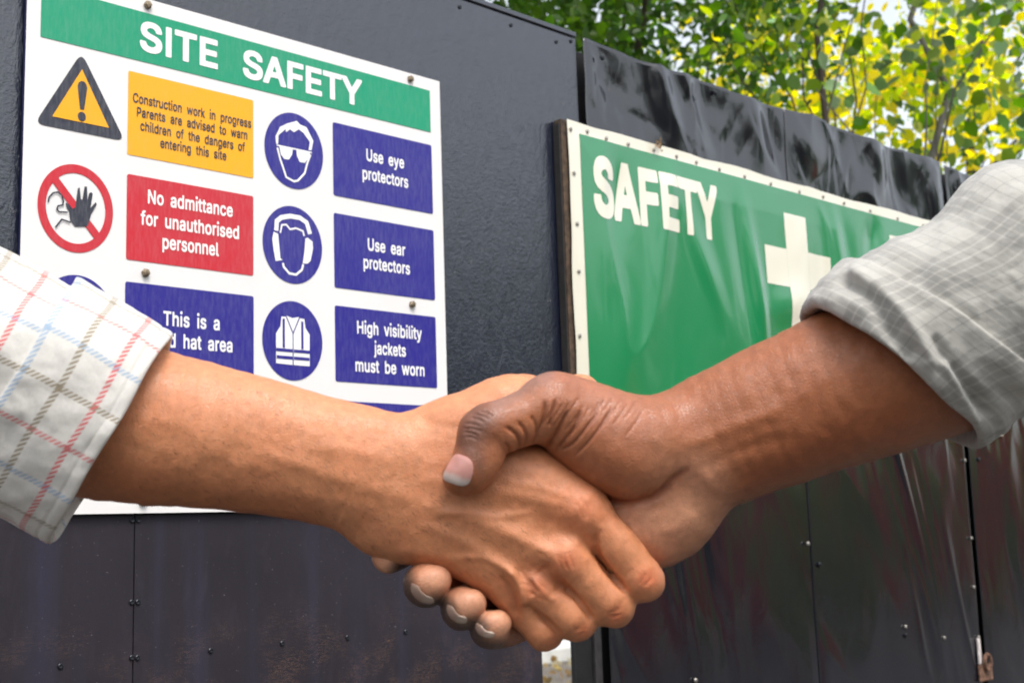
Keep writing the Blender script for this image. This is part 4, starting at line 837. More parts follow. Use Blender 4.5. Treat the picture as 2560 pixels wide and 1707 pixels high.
def paint(C, V, N, items):
    """items: (polyline or point, radius, colour multiplier, strength[, wmax])"""
    for it in items:
        line, wd, col, sg_ = it[:4]; wmax = it[4] if len(it) > 4 else 600
        L = np.array(line, float); L = spline(L, 4) if len(L) > 2 else L
        if len(L) == 1: L = np.concatenate([L, L+.1])
        lo, hi = L.min(0)-wd*3, L.max(0)+wd*3
        m = (V[:, 0] > lo[0]) & (V[:, 0] < hi[0]) & (V[:, 1] > lo[1]) & (V[:, 1] < hi[1]) & (N[:, 2] < .3) & (V[:, 2] < wmax)
        if not m.any(): continue
        q, t = polydist(V[m][:, :2], L); a = sg_*np.exp(-(q/wd)**2)
        C[m] = C[m]*(1-a[:, None])+C[m]*np.array(col)*a[:, None]
    return C
def m_skin(name, sss, rough, cell, redness):
    a = NT(name); c = a.coord(); at = a.n('ShaderNodeAttribute', attribute_name='pigment').outputs['Color']
    n1 = a.noise(c, 45, 4, .6); n2 = a.noise(c, 260, 4, .7)
    col = a.mix(a.math('MULTIPLY', a.ramp(n1, [(.42, 0.), (.68, 1.)]).outputs[0], .22), at, redness, 'MULTIPLY')
    col = a.mix(1., col, a.ramp(n2, [(.3, .86), (.7, 1.12)]).outputs[0], 'MULTIPLY')
    pores = a.ramp(a.voro(a.mapping(c, (1, 1, 1)), 620), [(.03, .6), (.12, 1.)]).outputs[0]
    col = a.mix(.35, col, a.mix(1., col, pores, 'MULTIPLY'))
    vc = a.voro(c, cell, 'DISTANCE_TO_EDGE'); vl = a.ramp(vc, [(0., 0.), (.10, 1.)]).outputs[0]
    a.P(Base_Color=col, Roughness=a.math('MULTIPLY_ADD', n2, .25, rough-.12), Specular_IOR_Level=.5,
        Subsurface_Weight=sss, Subsurface_Scale=.0035)
    a.p.inputs['Subsurface Radius'].default_value = (1., .38, .2)
    b = a.bump(vl, .36, .0004); b = a.bump(a.noise(c, 1100, 2), .4, .0003, b); a.P(Normal=a.bump(n1, .12, .0010, b))
    return a.m
M_skinL = m_skin('tan_skin', .20, .42, 780, (1.04, .84, .80, 1))
M_skinR = m_skin('brown_skin', .14, .38, 700, (1.02, .82, .80, 1))
def m_nail(name, dark=False):
    a = NT(name); at = a.n('ShaderNodeAttribute', attribute_name='pigment').outputs['Color']
    a.P(Base_Color=at, Roughness=.24, Specular_IOR_Level=.6, Coat_Weight=.12, Coat_Roughness=.2, Subsurface_Weight=.15, Subsurface_Scale=.002)
    return a.m
M_nail = m_nail('fingernail')

# ---- left person: back of the hand to the viewer
LV = 6.0
A = Field((-1760, -240, -460), (1580, 1590, 760), LV)
A.add([(-2300, 60, 40, 470, .85), (-1500, 262, 20, 440, .85), (-1150, 356, 5, 408, .82), (-844, 411, 0, 371, .80), (-553, 462, 0, 345, .76), (-201, 541, 0, 322, .72), (0, 596, 0, 326, .66), (190, 672, 5, 345, .56)], 40)
body = [
 [(250, 560, 5, 190, .85), (700, 650, -15, 190, .85), (1100, 800, -35, 148, .95)],
 [(500, 520, 20, 200, .8), (860, 612, 0, 150, .85), (985, 690, -5, 134, .9), (1095, 785, -15, 132, .9), (1150, 840, -15, 127)],
 [(200, 700, 0, 200, .8), (650, 840, -28, 175, .85), (1000, 1030, -45, 138, .95)],
 [(200, 800, 10, 215, .75), (600, 975, -10, 158, .9), (860, 1175, -25, 125)],
 [(150, 790, 30, 240, .65), (510, 1000, 22, 132, .95), (710, 1150, 10, 108), (830, 1305, 10, 88)],
]
for b_ in body: A.add(b_, 75)
# thumb, up behind the other hand
A.add([(230, 560, 40, 215, .75), (430, 440, 40, 205, .8), (585, 372, 45, 194, .85), (760, 292, 80, 183, .9), (950, 262, 150, 138), (1060, 222, 205, 112), (1115, 206, 245, 98)], 60)
fingersL = [
 [(1110, 805, -35, 132), (1235, 915, -45, 110), (1340, 1035, -38, 108), (1410, 1135, 0, 103), (1412, 1118, 150, 97), (1350, 1060, 330, 92), (1200, 960, 545, 86), (1020, 880, 600, 78)],
 [(1020, 1030, -45, 128), (1145, 1150, -48, 106), (1255, 1263, -10, 104), (1262, 1240, 150, 96), (1220, 1180, 340, 92), (1060, 1060, 560, 86), (900, 970, 600, 78)],
 [(870, 1175, -25, 118), (985, 1265, -30, 100), (1073, 1337, 0, 101), (1080, 1310, 160, 92), (1030, 1250, 350, 88), (900, 1130, 560, 82), (780, 1050, 600, 76)],
 [(820, 1300, 10, 88), (880, 1365, 5, 84), (927, 1415, 25, 88), (930, 1390, 160, 80), (890, 1330, 340, 76), (760, 1220, 540, 72), (660, 1140, 580, 66)],
]
Fg = np.full(A.n, 400., np.float32)
for fch in fingersL: A.add(fch, 4, 4, T=Fg)
kk = 24.; hh = np.maximum(kk-np.abs(A.S-Fg), 0)/kk; A.S = np.minimum(A.S, Fg)-hh*hh*(kk*.25); del Fg, hh
for c_ in ([(1105, 790, -85, 82)], [(1035, 1040, -92, 84)], [(885, 1180, -68, 66)], [(1420, 1150, -22, 92)], [(1272, 1280, -34, 88)], [(1085, 1350, -22, 84)]):
    p_ = c_[0]; A.add([p_, (p_[0]+18, p_[1]+14, p_[2], p_[3]*.9)], 70, 1)
A.blur(1)
VL_, QL_ = A.mesh(); NL_ = A.normal(VL_, 10)
rs = random.Random(3)
skL = [ ([(-90, 800), (10, 850)], 130, 9), # tendons and veins (raised), valleys and folds (sunk)
 ([(330, 640), (600, 680), (900, 740), (1080, 790)], 34, 9), ([(300, 760), (600, 850), (850, 960), (1000, 1030)], 32, 11), ([(330, 870), (560, 970), (760, 1100), (860, 1170)], 28, 10),
 ([(370, 820), (520, 800), (680, 828), (880, 800)], 20, 9), ([(450, 1040), (600, 1030), (720, 1080), (790, 1130)], 20, 10), ([(700, 640), (900, 680), (1080, 740)], 22, 5),
 ([(150, 1000), (330, 1010), (500, 1060)], 26, 7), ([(-500, 500), (-200, 600), (60, 690), (250, 730)], 40, 9), ([(-700, 700), (-300, 720), (0, 760)], 42, 6), ([(-250, 470), (0, 500), (200, 560)], 36, 7),
 ([(500, 750), (800, 850), (980, 960)], 50, -9), ([(480, 900), (720, 1020), (900, 1130)], 46, -10), ([(860, 900), (1000, 960), (1060, 930)], 50, -8),
 ([(960, 880), (1100, 900), (1185, 960)], 60, -12), ([(1190, 905), (1183, 985), (1225, 1070), (1300, 1160), (1348, 1213)], 15, -20),
 ([(1020, 1170), (1080, 1225), (1130, 1290), (1172, 1350)], 14, -19), ([(830, 1270), (890, 1310), (950, 1360), (1008, 1420)], 14, -18),
 ([(905, 1080), (960, 1140), (1025, 1190)], 44, -15), ([(700, 1120), (745, 1180), (775, 1255), (790, 1330)], 18, -17), ([(745, 1090), (805, 1180), (828, 1280)], 20, 15), ([(790, 1080), (850, 1170), (870, 1230)], 18, -13),
 ([(660, 1170), (700, 1230), (745, 1290)], 20, 9), ([(860, 1110), (920, 1200), (985, 1250)], 16, 8),
 ([(285, 330), (400, 370), (520, 380)], 26, -6), ([(20, 330), (180, 340), (300, 345)], 40, 6),
]
for i in range(22):     # crinkled skin over the knuckles
    cx_, cy_, ang, ln = ((1040, 1050, 1.2, 60), (880, 1170, 1.0, 52), (1430, 1140, -1.05, 34), (1280, 1320, -.35, 34), (1110, 1395, -.3, 30), (970, 1470, -.25, 26), (1125, 790, 1.1, 56))[i % 7]
    o_ = (i//7-1)*17+rs.uniform(-6, 6); an = ang+rs.uniform(-.25, .25); l2 = ln*rs.uniform(.6, 1.1)
    px_, py_ = cx_-math.sin(an)*o_, cy_+math.cos(an)*o_
    skL.append(([(px_-math.cos(an)*l2, py_-math.sin(an)*l2), (px_+rs.uniform(-5, 5), py_+rs.uniform(-5, 5)), (px_+math.cos(an)*l2, py_+math.sin(an)*l2)], 8.5, -4.5))
for i in range(16):     # fine wrinkles at wrist and between knuckles
    x_, y_ = rs.uniform(700, 960), rs.uniform(1000, 1230); an = rs.uniform(.2, 1.0)
    skL.append(([(x_, y_), (x_+70*math.cos(an), y_+70*math.sin(an))], 8, -2.6))
VD = carve(VL_, NL_, [(q[0], q[1], q[2]*(.72 if abs(q[2]) < 13 else 1.)) for q in skL]); VD = VD+NL_*(fbm(VL_/150., 5, 3, .5)*5+fbm(VL_/34., 15, 2)*.45)[:, None]
CL = np.ones((len(VD), 3))*np.array([.575, .240, .113])
tt_ = np.clip((VL_[:, 0]+200)/900, 0, 1)[:, None]; CL = CL*(1+tt_*np.array([.02, -.02, -.03]))
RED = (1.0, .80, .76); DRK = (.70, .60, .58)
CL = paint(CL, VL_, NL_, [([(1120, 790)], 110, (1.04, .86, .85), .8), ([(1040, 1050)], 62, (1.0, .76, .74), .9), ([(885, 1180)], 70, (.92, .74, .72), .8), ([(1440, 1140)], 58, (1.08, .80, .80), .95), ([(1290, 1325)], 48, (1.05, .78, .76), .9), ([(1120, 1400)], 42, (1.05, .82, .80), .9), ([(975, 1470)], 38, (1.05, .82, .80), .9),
    ([(880, 1080), (960, 1130), (1020, 1180)], 60, (.80, .72, .70), .8), ([(700, 1150), (780, 1250), (795, 1340)], 34, (.78, .66, .62), .8), ([(-1250, 640), (-800, 720), (-300, 820)], 130, (.86, .74, .66), .8),  # knuckle valleys and forearm underside: shade put into the skin colour
    ([(-1100, 300), (-600, 420), (-100, 520)], 150, (1.06, 1.0, .98), .5), ([(740, 130), (600, 200), (900, 130)], 90, (1.1, 1.02, 1.0), .6)])  # upper forearm and thumb top: light put into the skin colour
CL = CL*(1+.03*fbm(VL_/90., 25, 3)[:, None])
pl_ = empty('person', U2W(np.array([-400, 450, 0])), 'tan forearm and hand reaching from the left out of a white checked flannel sleeve', 'person', None)
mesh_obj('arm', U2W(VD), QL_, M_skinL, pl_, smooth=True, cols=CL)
# fine dark arm hair
hs_, hf_ = [], []
nh = 950
uv = np.stack([nrng.uniform(-1150, 900, nh), nrng.uniform(0, 1150, nh)], 1); w_, has = A.front(uv); base = np.concatenate([uv, w_[:, None]], 1)
keep = has & (w_ < 200); base = base[keep]; nb = A.normal(base, 12); keep = (nb[:, 2] < -.05) & ((uv[has & (w_ < 200)][:, 1] > uv[has & (w_ < 200)][:, 0]*.30+560) | (nrng.uniform(0, 1, len(nb)) < .25)); base, nb = base[keep], nb[keep]
dirn = np.array([.80, .55, -.15])+nrng.normal(size=(len(base), 3))*.28; tip = base+dirn*nrng.uniform(16, 42, (len(base), 1))+nb*nrng.uniform(3, 14, (len(base), 1)); mid = (base+tip)/2+nb*5
sv = np.cross(dirn, nb); sv /= np.linalg.norm(sv, axis=1)[:, None]; wd_ = .85
hv = np.stack([base-sv*wd_, base+sv*wd_, mid+sv*wd_*.7, mid-sv*wd_*.7, tip], 1).reshape(-1, 3); nb_ = len(base); i0 = np.arange(nb_)*5
hfq = np.concatenate([np.stack([i0, i0+1, i0+2, i0+3], 1), np.stack([i0+3, i0+2, i0+4, i0+4], 1)])
hfaces = [tuple(q[:3]) if q[2] == q[3] else tuple(q) for q in hfq.tolist()]
hr = mesh_obj('arm_hair', U2W(hv).tolist(), hfaces, simple('dark_body_hair', (.05, .03, .02), .6, .1, 10), pl_); hr['kind'] = 'stuff'

# ---- right person: thumb side and palm heel to the viewer
B = Field((-30, -420, -460), (3120, 1600, 760), LV)
B.add([(3700, -300, 120, 500, .85), (3050, -60, 110, 440, .84), (2750, 60, 105, 420, .83), (2463, 167, 100, 398, .82), (2221, 264, 100, 374, .80), (1957, 369, 100, 354, .76), (1765, 452, 100, 338, .70), (1640, 520, 110, 322, .62)], 40)
body = [
 [(1700, 460, 100, 230, .9), (1560, 455, 40, 238, .9), (1360, 478, -5, 268, .88), (1180, 400, -30, 238, .9), (1060, 325, -55, 205, .95), (975, 285, -85, 178)],
 [(1640, 715, 160, 218, .9), (1520, 800, 165, 266, .85), (1390, 860, 190, 250, .85), (1150, 850, 290, 235, .8)],
 [(1560, 600, 200, 230, .8), (1250, 700, 260, 240, .7), (950, 780, 320, 210, .75), (800, 800, 335, 160, .9)],
 [(1400, 800, 250, 230, .8), (1100, 950, 310, 220, .75), (860, 960, 330, 165, .9)],
 [(1350, 950, 270, 170, .9), (1150, 1060, 320, 190, .8), (930, 1160, 335, 130)],
]
for b_ in body: B.add(b_, 70)
fingersR = [
 [(980, 290, -85, 172), (890, 315, -140, 145), (790, 345, -190, 135), (690, 385, -228, 134), (628, 425, -245, 126), (598, 520, -262, 128), (560, 590, -268, 118), (520, 622, -268, 104)],
 [(850, 800, 340, 130), (400, 905, 335, 105), (220, 985, 260, 92), (150, 1022, 150, 86), (140, 1030, 60, 81)],
 [(900, 930, 340, 130), (560, 1060, 345, 112), (400, 1150, 260, 108), (340, 1170, 130, 112), (332, 1172, -10, 116), (340, 1163, -85, 98), (378, 1150, -92, 80)],
 [(920, 1060, 340, 125), (700, 1190, 335, 108), (570, 1262, 250, 106), (520, 1284, 120, 110), (513, 1288, -10, 112), (525, 1276, -80, 94), (562, 1262, -86, 76)],
 [(940, 1150, 335, 115), (850, 1330, 310, 96), (740, 1385, 240, 94), (665, 1390, 130, 99), (650, 1392, 10, 101), (662, 1380, -65, 85), (692, 1362, -70, 70)],
]
Fg = np.full(B.n, 400., np.float32)
for i, fch in enumerate(fingersR): B.add(fch, 8, 4, T=Fg)
kk = 30.; hh = np.maximum(kk-np.abs(B.S-Fg), 0)/kk; B.S = np.minimum(B.S, Fg)-hh*hh*(kk*.25); del Fg, hh
B.add([(640, 375, -262, 104), (605, 395, -262, 100)], 60, 1); B.add([(985, 240, -130, 118), (940, 250, -150, 110)], 80, 1)
B.blur(1)
VR_, QR_ = B.mesh(); NR_ = B.normal(VR_, 10)
rs = random.Random(11); crease = []; pig = []
def cr_line(pts, wd=9, h=-7, dark=.8, col=(.42, .30, .34)):
    crease.append((pts, wd*.85, h*1.25)); pig.append((pts, wd*.8, col, dark*.45))
cr_line([(930, 250), (925, 330), (905, 400), (872, 455)], 13, -12); cr_line([(1040, 300), (1010, 370), (975, 430), (935, 478)], 12, -12); cr_line([(1110, 300), (1075, 380), (1030, 440), (985, 492)], 11, -10)
cr_line([(1190, 310), (1130, 390), (1070, 460), (1010, 490)], 10, -9, .85); cr_line([(1260, 290), (1210, 370), (1150, 450), (1080, 520)], 9, -7, .75); cr_line([(980, 240), (965, 320), (950, 380)], 10, -8, .6)
cr_line([(795, 350), (830, 400), (838, 440), (820, 470)], 12, -11, .6, (.55, .38, .36)); cr_line([(735, 375), (780, 410), (800, 445), (795, 490)], 12, -12, .7, (.50, .36, .34)); cr_line([(860, 320), (885, 370), (885, 420)], 10, -8, .6, (.55, .40, .38)); cr_line([(728, 455), (748, 480), (752, 510)], 10, -8, .5, (.6, .45, .4))
for i in range(13):
    x_ = 985+i*36+rs.uniform(-10, 10); y_ = 225+rs.uniform(-15, 45)+abs(i-7)*3; L_ = rs.uniform(70, 150)
    cr_line([(x_, y_), (x_-L_*.30, y_+L_*.5), (x_-L_*.70, y_+L_)], 8, -3.2, .26)
for i in range(0):
    x_, y_ = rs.uniform(960, 1120), rs.uniform(330, 440); an = rs.uniform(.2, 1.0)
    cr_line([(x_, y_), (x_+60*math.cos(an), y_+60*math.sin(an))], 7, -3.5, .35)
for i, (x0_, y0_, x1_, y1_) in enumerate(((520, 385, 610, 396), (520, 402, 590, 420), (560, 330, 625, 352), (575, 312, 650, 335), (600, 296, 670, 322), (530, 360, 600, 372), (530, 425, 590, 440))): cr_line([(x0_, y0_), ((x0_+x1_)/2, (y0_+y1_)/2-6), (x1_, y1_)], 7.5, -4, .4)
crease += [([(1255, 748), (1320, 765), (1410, 752), (1500, 718), (1570, 655), (1625, 600)], 20, -20), ([(1580, 430), (1592, 520), (1570, 620), (1510, 690)], 22, -4),
           ([(1500, 900), (1600, 880), (1700, 800)], 40, 5), ([(1650, 470), (1850, 380), (2100, 300)], 40, 8), ([(1700, 600), (1900, 500), (2150, 430)], 36, -7), ([(860, 180), (1000, 190), (1150, 230)], 40, -4)]
for i in range(0):
    a0 = rs.uniform(0, 1); x_, y_ = 1620+a0*110+rs.uniform(-20, 20), 400+a0*290+rs.uniform(-30, 30); cr_line([(x_, y_), (x_+22, y_+45), (x_+60, y_+88)], 8, -2.4, .18)
for i in range(8): cr_line([(1290+i*38, 730-abs(i-2)*6), (1300+i*38, 705-abs(i-2)*6)], 6, -2.5, .25)
pig += [([(1255, 748), (1410, 752), (1500, 718), (1570, 655), (1640, 590)], 16, (.6, .42, .42), .6), ([(1640, 560), (1690, 640), (1780, 720)], 60, (.72, .6, .58), .35)]
VE = carve(VR_, NR_, crease); VE = VE+NR_*(fbm(VR_/160., 7, 3, .5)*5+fbm(VR_/36., 17, 2)*.5)[:, None]
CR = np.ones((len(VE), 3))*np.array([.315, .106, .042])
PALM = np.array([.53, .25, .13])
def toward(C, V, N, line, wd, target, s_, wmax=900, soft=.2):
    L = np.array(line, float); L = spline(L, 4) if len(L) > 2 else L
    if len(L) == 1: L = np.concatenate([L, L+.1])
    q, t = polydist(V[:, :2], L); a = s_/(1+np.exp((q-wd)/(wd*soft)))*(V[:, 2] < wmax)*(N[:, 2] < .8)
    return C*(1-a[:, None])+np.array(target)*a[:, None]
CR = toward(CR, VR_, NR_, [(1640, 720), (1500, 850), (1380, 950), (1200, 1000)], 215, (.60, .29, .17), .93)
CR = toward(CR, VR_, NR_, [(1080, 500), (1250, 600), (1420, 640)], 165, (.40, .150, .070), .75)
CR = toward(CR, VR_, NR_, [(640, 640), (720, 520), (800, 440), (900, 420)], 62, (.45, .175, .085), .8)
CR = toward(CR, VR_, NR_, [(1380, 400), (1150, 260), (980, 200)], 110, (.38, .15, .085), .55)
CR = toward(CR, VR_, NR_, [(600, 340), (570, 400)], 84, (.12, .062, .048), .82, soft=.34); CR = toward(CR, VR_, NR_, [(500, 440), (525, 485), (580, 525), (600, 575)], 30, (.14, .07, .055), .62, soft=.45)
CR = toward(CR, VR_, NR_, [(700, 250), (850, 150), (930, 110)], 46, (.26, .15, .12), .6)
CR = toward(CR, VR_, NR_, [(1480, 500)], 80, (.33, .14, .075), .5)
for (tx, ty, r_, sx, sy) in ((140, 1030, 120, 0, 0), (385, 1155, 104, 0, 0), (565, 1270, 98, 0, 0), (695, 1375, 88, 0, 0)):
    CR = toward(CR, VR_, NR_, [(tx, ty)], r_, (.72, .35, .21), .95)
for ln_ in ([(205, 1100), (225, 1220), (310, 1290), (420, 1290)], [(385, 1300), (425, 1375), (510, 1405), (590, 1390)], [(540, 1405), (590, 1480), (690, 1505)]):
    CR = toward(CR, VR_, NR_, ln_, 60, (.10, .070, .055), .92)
CR = paint(CR, VR_, NR_, pig)
CR = paint(CR, VR_, NR_, [([(1750, 430), (2100, 330)], 130, (1.04, 1.0, .98), .5), ([(1950, 640), (2300, 480), (2700, 300)], 90, (.84, .74, .68), .8), ([(1330, 590)], 150, (1.05, .98, .92), .5)])  # light on the upper side and shade below put into the skin colour
CR = CR*(1+.035*fbm(VR_/85., 35, 3)[:, None])
pr_ = empty('person', U2W(np.array([1800, 450, 100])), 'darker brown forearm and hand reaching from the right, sleeve rolled and grey, thumb on top', 'person', None)
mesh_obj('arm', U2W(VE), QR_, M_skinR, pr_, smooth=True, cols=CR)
# nails
def nail(outline, tipdir, colA, colB, lift, tipfrac, extra=(0, 0, 0), bulge=5.0):
    O = np.array(outline, float); c0 = O.mean(0); O = spline(np.concatenate([O, O[:1]]), 4)[:-1]; n_ = len(O); rings = [0., .25, .5, .72, .88, .97, 1.0]
    P = [c0]; R_ = [0.]
    for r in rings[1:]:
        for q in O: P.append(c0+(q-c0)*r); R_.append(r)
    P, R_ = np.array(P), np.array(R_); w, has = B.front(P); w = np.where(has, w, np.median(w[has])); p3 = np.concatenate([P, w[:, None]], 1); N = B.normal(p3, 22)
    td = np.array(tipdir, float); td /= np.linalg.norm(td); s_ = (P-c0)@td; s_ /= s_.max()
    p3 = p3+N*((lift+bulge*(1-R_**2))*np.where(R_ > .96, .35, 1)+np.clip(s_-.55, 0, 1)*6)[:, None]+np.array(extra)
    Fc = [(0, 1+k, 1+(k+1) % n_) for k in range(n_)]
    for r in range(len(rings)-2):
        b0_ = 1+r*n_
        for k in range(n_): Fc.append((b0_+k, b0_+n_+k, b0_+n_+(k+1) % n_, b0_+(k+1) % n_))
    cut = 1/(1+np.exp(-(s_-tipfrac+.18*((P-c0)@np.array([td[1], -td[0]])/60)**2*.3)*22))[:, None]
    cols = np.array(colA)*(1-cut)+np.array(colB)*cut
    o = mesh_obj('fingernail', U2W(p3), [tuple(f) for f in Fc], M_nail, pr_, smooth=True, cols=cols)
    md = o.modifiers.new('thickness', 'SOLIDIFY'); md.thickness = .0004; md.offset = -1
    return o
nail([(497, 512), (540, 528), (568, 562), (566, 610), (548, 655), (515, 668), (465, 656), (424, 636), (428, 600), (455, 548), (475, 520)], (-.35, 1), (.56, .27, .23), (.60, .49, .44), 3, .45)
for ol in ([(262, 1160), (290, 1172), (308, 1198), (335, 1220), (370, 1236), (362, 1256), (326, 1258), (286, 1238), (260, 1200)],
           [(442, 1266), (466, 1278), (484, 1304), (508, 1324), (538, 1336), (528, 1356), (488, 1354), (454, 1330), (438, 1296)],
           [(586, 1358), (608, 1370), (628, 1394), (650, 1406), (676, 1412), (664, 1430), (626, 1428), (596, 1410), (583, 1382)]):
    nail(ol, (1, .8), (.36, .245, .19), (.42, .32, .26), 1.2, .3, bulge=3.5)

# ---- sleeves
def m_plaid(name, base, U, Vv, pu, pv_, hatch, fuzz=.5, weave=5200):
    """woven check: U and Vv are lists of (centre, half width, colour, strength) inside periods pu, pv_ (modelling units / 1000)"""
    a = NT(name); uvc = a.n('ShaderNodeUVMap').outputs[0]; sep = a.n('ShaderNodeSeparateXYZ')
    wob = a.noise(uvc, 6, 3); a.set(sep.inputs[0], a.mixv(uvc, wob) if hasattr(a, 'mixv') else uvc)
    def stripes(co, per, L):
        fr = a.math('FRACT', a.math('DIVIDE', co, per)); st = [(0., base+(0.,))]
        col, al = [(0., L[0][2])], [(0., 0.)]
        for c_, hw, cc_, s_ in L:
            x0_, x1_ = (c_-hw)/per, (c_+hw)/per; e = min(.006, (x1_-x0_)*.25)
            al += [(x0_, 0.), (x0_+e, s_), (x1_-e, s_), (x1_, 0.)]; col += [(max(0, x0_-.001), cc_)]
        return a.ramp(fr, col, 'CONSTANT').outputs[0], a.ramp(fr, al).outputs[0]
    cu, au = stripes(sep.outputs[0], pu, U); cv, av = stripes(sep.outputs[1], pv_, Vv)
    tw = a.math('SINE', a.math('MULTIPLY', a.math('ADD', sep.outputs[0], a.math('MULTIPLY', sep.outputs[1], 1.0)), hatch))
    tw2 = a.math('SINE', a.math('MULTIPLY', a.math('SUBTRACT', sep.outputs[0], sep.outputs[1]), hatch))
    h1 = a.ramp(a.math('MULTIPLY_ADD', tw, .5, .5), [(.30, .12), (.55, 1.)]).outputs[0]
    h2 = a.ramp(a.math('MULTIPLY_ADD', tw, .5, .5), [(.45, 1.), (.7, .12)]).outputs[0]
    mot = a.noise(uvc, 60, 4, .7)
    bcol = a.mix(a.ramp(mot, [(.35, 0.), (.7, 1.)]).outputs[0], tuple(v*.93 for v in base)+(1,), base+(1,))
    c1 = a.mix(a.math('MULTIPLY', au, h1), bcol, cu); c2 = a.mix(a.math('MULTIPLY', av, h2), c1, cv)
    wv = a.math('MULTIPLY', a.math('SINE', a.math('MULTIPLY', sep.outputs[0], 620.)), a.math('SINE', a.math('MULTIPLY', sep.outputs[1], 620.)))
    a.P(Base_Color=c2, Roughness=.92, Specular_IOR_Level=.15, Sheen_Weight=.35, Sheen_Roughness=.5)
    b = a.bump(wv, .22, .0004); b = a.bump(a.noise(uvc, 45, 5, .8), fuzz, .0007, b); a.P(Normal=b)
    return a.m
RD, BR, BL = (.60, .055, .065, 1), (.20, .145, .07, 1), (.20, .34, .52, 1)
M_flannel = m_plaid('white_checked_flannel', (.68, .655, .61), [(.09, .014, RD, .7), (.30, .017, BR, .75), (.51, .017, BL, .65)], [(.08, .019, BR, .8), (.285, .020, BL, .7), (.515, .018, RD, .85)], .63, .645, 225)
GY, WH, DG = (.21, .205, .195, 1), (.66, .655, .63, 1), (.12, .12, .118, 1)
gU = [(.045, .022, GY, .55), (.096, .022, GY, .6), (.150, .023, GY, .62), (.204, .023, GY, .6), (.252, .018, GY, .5), (.33, .0035, DG, .55), (.42, .0035, DG, .5)]
gV = [(.045, .024, GY, .5), (.100, .024, GY, .54), (.158, .024, GY, .56), (.215, .024, GY, .5), (.30, .0035, DG, .5), (.36, .0035, DG, .5), (.42, .0035, DG, .5)]
M_greycheck = m_plaid('grey_checked_cotton', (.47, .455, .415), gU, gV, .52, .49, 640, .4)
def sleeve(name, rings, prof, mat, parent, nth, fold, disp, warp, uvrot=0., uvoff=(0, 0), ulen=None):
    """rings: (centre, a, b) along the arm; prof: (distance from the cuff edge, radial offset)"""
    RG = np.array([list(c)+list(a_)+list(b_) for c, a_, b_ in rings], float); SP = spline(RG, 24)
    L = np.concatenate([[0], np.cumsum(np.linalg.norm(np.diff(SP[:, :3], axis=0), axis=1))])
    PR = np.array(prof, float)
    # resample the profile finely
    seg = np.hypot(np.diff(PR[:, 0]), np.diff(PR[:, 1])); s_ = np.concatenate([[0], np.cumsum(seg)])
    tt = np.concatenate([np.arange(0, s_[-1], 11.)[:-1], [s_[-1]]]); t_ = np.interp(tt, s_, PR[:, 0]); dr = np.interp(tt, s_, PR[:, 1])
    k = np.array([.25, .5, .25])
    th = np.linspace(0, 2*math.pi, nth+1)
    T, TH = np.meshgrid(t_, th, indexing='ij'); DR = np.repeat(dr[:, None], nth+1, 1); SS = np.repeat(tt[:, None], nth+1, 1)
    Tw = np.clip(warp(T, TH), 0, L[-1])
    q = [np.interp(Tw.ravel(), L, SP[:, i]) for i in range(9)]
    c = np.stack(q[:3], 1); a_ = np.stack(q[3:6], 1); b_ = np.stack(q[6:9], 1); thr = TH.ravel()[:, None]
    e = a_*np.cos(thr)+b_*np.sin(thr); rl = np.linalg.norm(e, axis=1)[:, None]
    Rm = np.sqrt((np.linalg.norm(a_, axis=1)*np.linalg.norm(b_, axis=1)))[:, None]
    off = DR.ravel()[:, None]
    p = c+e*(1+off/Rm)
    d = disp(p, Tw.ravel(), TH.ravel(), off.ravel()); p = p+e/rl*d[:, None]
    wave = fold(TH.ravel(), T.ravel()); ax = np.gradient(SP[:, :3], axis=0); axn = ax/np.linalg.norm(ax, axis=1)[:, None]
    p = p+np.stack([np.interp(Tw.ravel(), L, axn[:, i]) for i in range(3)], 1)*wave[:, None]
    nx_, ny_ = T.shape; idx = np.arange(nx_*ny_).reshape(nx_, ny_)
    Q = np.stack([idx[:-1, :-1], idx[:-1, 1:], idx[1:, 1:], idx[1:, :-1]], -1).reshape(-1, 4)
    rad0 = float(np.mean(np.linalg.norm(RG[:3, 3:6], axis=1)+np.linalg.norm(RG[:3, 6:9], axis=1))/2)
    uu = TH*rad0/1000.; vv = SS/1000.; cr_, sr_ = math.cos(uvrot), math.sin(uvrot)
    uv_ = np.stack([(uu*cr_-vv*sr_+uvoff[0]).ravel(), (uu*sr_+vv*cr_+uvoff[1]).ravel()], 1)
    return mesh_obj(name, U2W(p), Q, mat, parent, smooth=True, uvs=uv_)
# left: broad folded cuff
def dispL(p, t, th, off):
    n1 = fbm(p/np.array([230, 230, 230.]), 61, 3, .5)*13; n2 = fbm(p/60., 63, 2)*2.6
    folds = np.sin(th*3+t/260.+fbm(p/400., 65, 2)*2)*9*np.clip(t/500., .25, 1.5)
    return n1+n2+folds
ringsL = [((-1235, 440, 0), (-292, 500, 40), (-30, -15, -450)), ((-1430, 330, 5), (-285, 505, 40), (-25, -10, -460)), ((-1640, 215, 10), (-270, 520, 40), (-20, -8, -470)), ((-1850, 110, 20), (-250, 535, 40), (-20, -5, -480)), ((-2150, -20, 40), (-230, 560, 40), (-20, 0, -500)), ((-2600, -200, 70), (-220, 590, 40), (-20, 0, -520)), ((-3200, -420, 120), (-220, 620, 40), (-20, 0, -540)), ((-4300, -780, 220), (-220, 640, 40), (-20, 0, -560)), ((-5200, -1050, 300), (-220, 660, 40), (-20, 0, -580))]
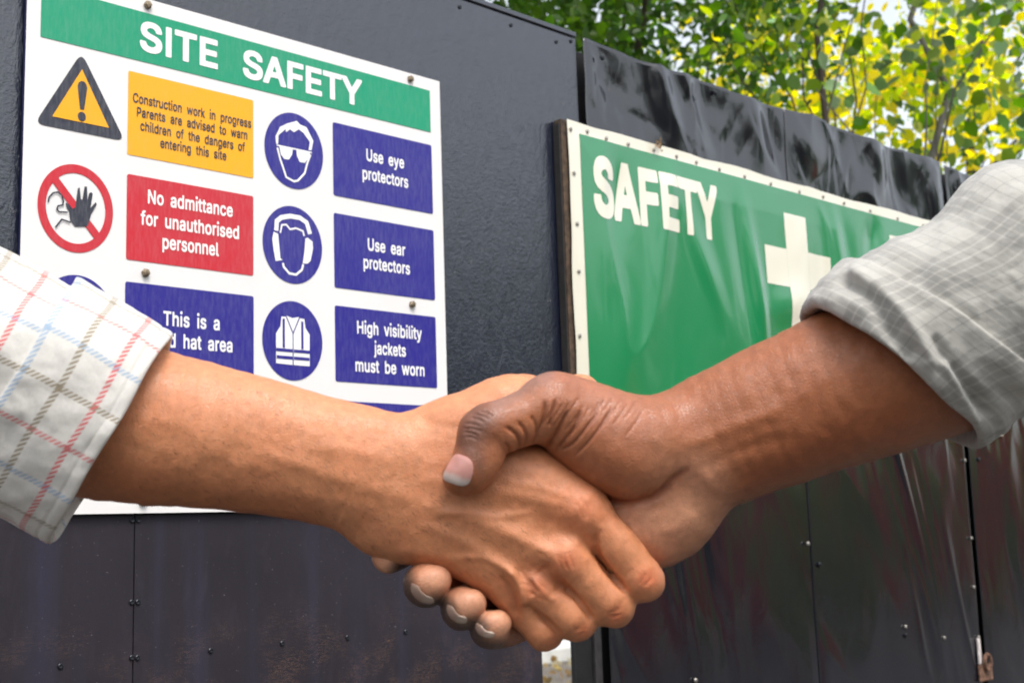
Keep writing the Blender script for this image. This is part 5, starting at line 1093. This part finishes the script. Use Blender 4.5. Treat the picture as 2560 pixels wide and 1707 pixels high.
sleeve('shirt_sleeve', [(c_, a_, b_) for c_, a_, b_ in ringsL],
       [(330, -60), (180, -48), (60, -34), (18, -10), (2, 6), (0, 18), (8, 27), (28, 31), (60, 31), (70, 25), (80, 32), (330, 36), (560, 34), (586, 26), (590, 12), (570, -6), (600, -22), (700, -20), (1000, -14), (2000, -10), (4050, -10), (4120, -150), (4130, -600)], M_flannel, pl_, 330,
       lambda th, t: 9*np.sin(th*2.3+1)+5*np.sin(th*6.1)+(th*0), dispL, lambda T, TH: T*(1+.10*np.cos(TH))+0*T, 0.0, (.03, .0))
def dispR(p, t, th, off):
    n1 = fbm(p/np.array([260, 260, 260.]), 81, 3, .5)*16; n2 = fbm(p/75., 83, 3)*6
    folds = np.sin(th*2.6+t/210.+fbm(p/420., 85, 2)*2.5)*17*np.exp(-((t-250)/420.)**2)
    s = p[:, :2]
    bodyf = 0
    for line, wd, h in (([(2440, -330), (2560, -260), (2650, -120), (2760, 0)], 38, -42), ([(2500, -380), (2640, -300), (2760, -150), (2880, 40)], 36, 30), ([(2290, -240), (2420, -260), (2560, -190)], 50, 14), ([(2960, 60), (3050, 200), (3090, 340)], 30, 30), ([(2900, -60), (3010, 80), (3150, 300)], 26, -30), ([(3110, 120), (3200, 260), (3230, 420)], 40, 20),
                        ([(2700, -520), (2900, -380), (3150, -120), (3300, 120)], 60, 9)):
        q, tt2 = polydist(s, spline(np.array(line, float), 4)); bodyf = bodyf+h*np.exp(-(q/wd)**2)*(p[:, 2] < 150)
    return n1+n2+folds+bodyf
ringsR = [((2665, 140, 80), (-436, -330, 0), (72, -96, -440)), ((2770, 20, 80), (-436, -330, 0), (72, -90, -450)), ((2900, -80, 80), (-440, -345, 0), (70, -80, -460)), ((3040, -160, 80), (-446, -360, 0), (60, -70, -470)), ((3330, -290, 80), (-446, -410, 0), (50, -50, -480)), ((3600, -470, 80), (-425, -480, 0), (30, -30, -490)), ((3900, -520, 80), (-290, -440, 0), (10, -10, -490)), ((4500, -540, 80), (-60, -440, 0), (0, -10, -480)), ((5400, -420, 60), (60, -500, 0), (0, -10, -500)), ((6500, -150, 20), (120, -560, 0), (0, -10, -540))]
sleeve('rolled_sleeve', ringsR,
       [(420, -80), (260, -66), (90, -52), (30, -26), (4, -8), (0, 8), (12, 24), (46, 34), (180, 40), (330, 38), (390, 30), (402, 14), (380, -6), (410, -20), (520, -20), (1200, -10), (2100, 0), (3900, 0), (4000, -150), (4010, -520)], M_greycheck, pr_, 330,
       lambda th, t: 12*np.sin(th*2.1+.6)+7*np.sin(th*5.3), dispR, lambda T, TH: T*(1-.18*np.cos(TH)), 0.0, (.1, .05))
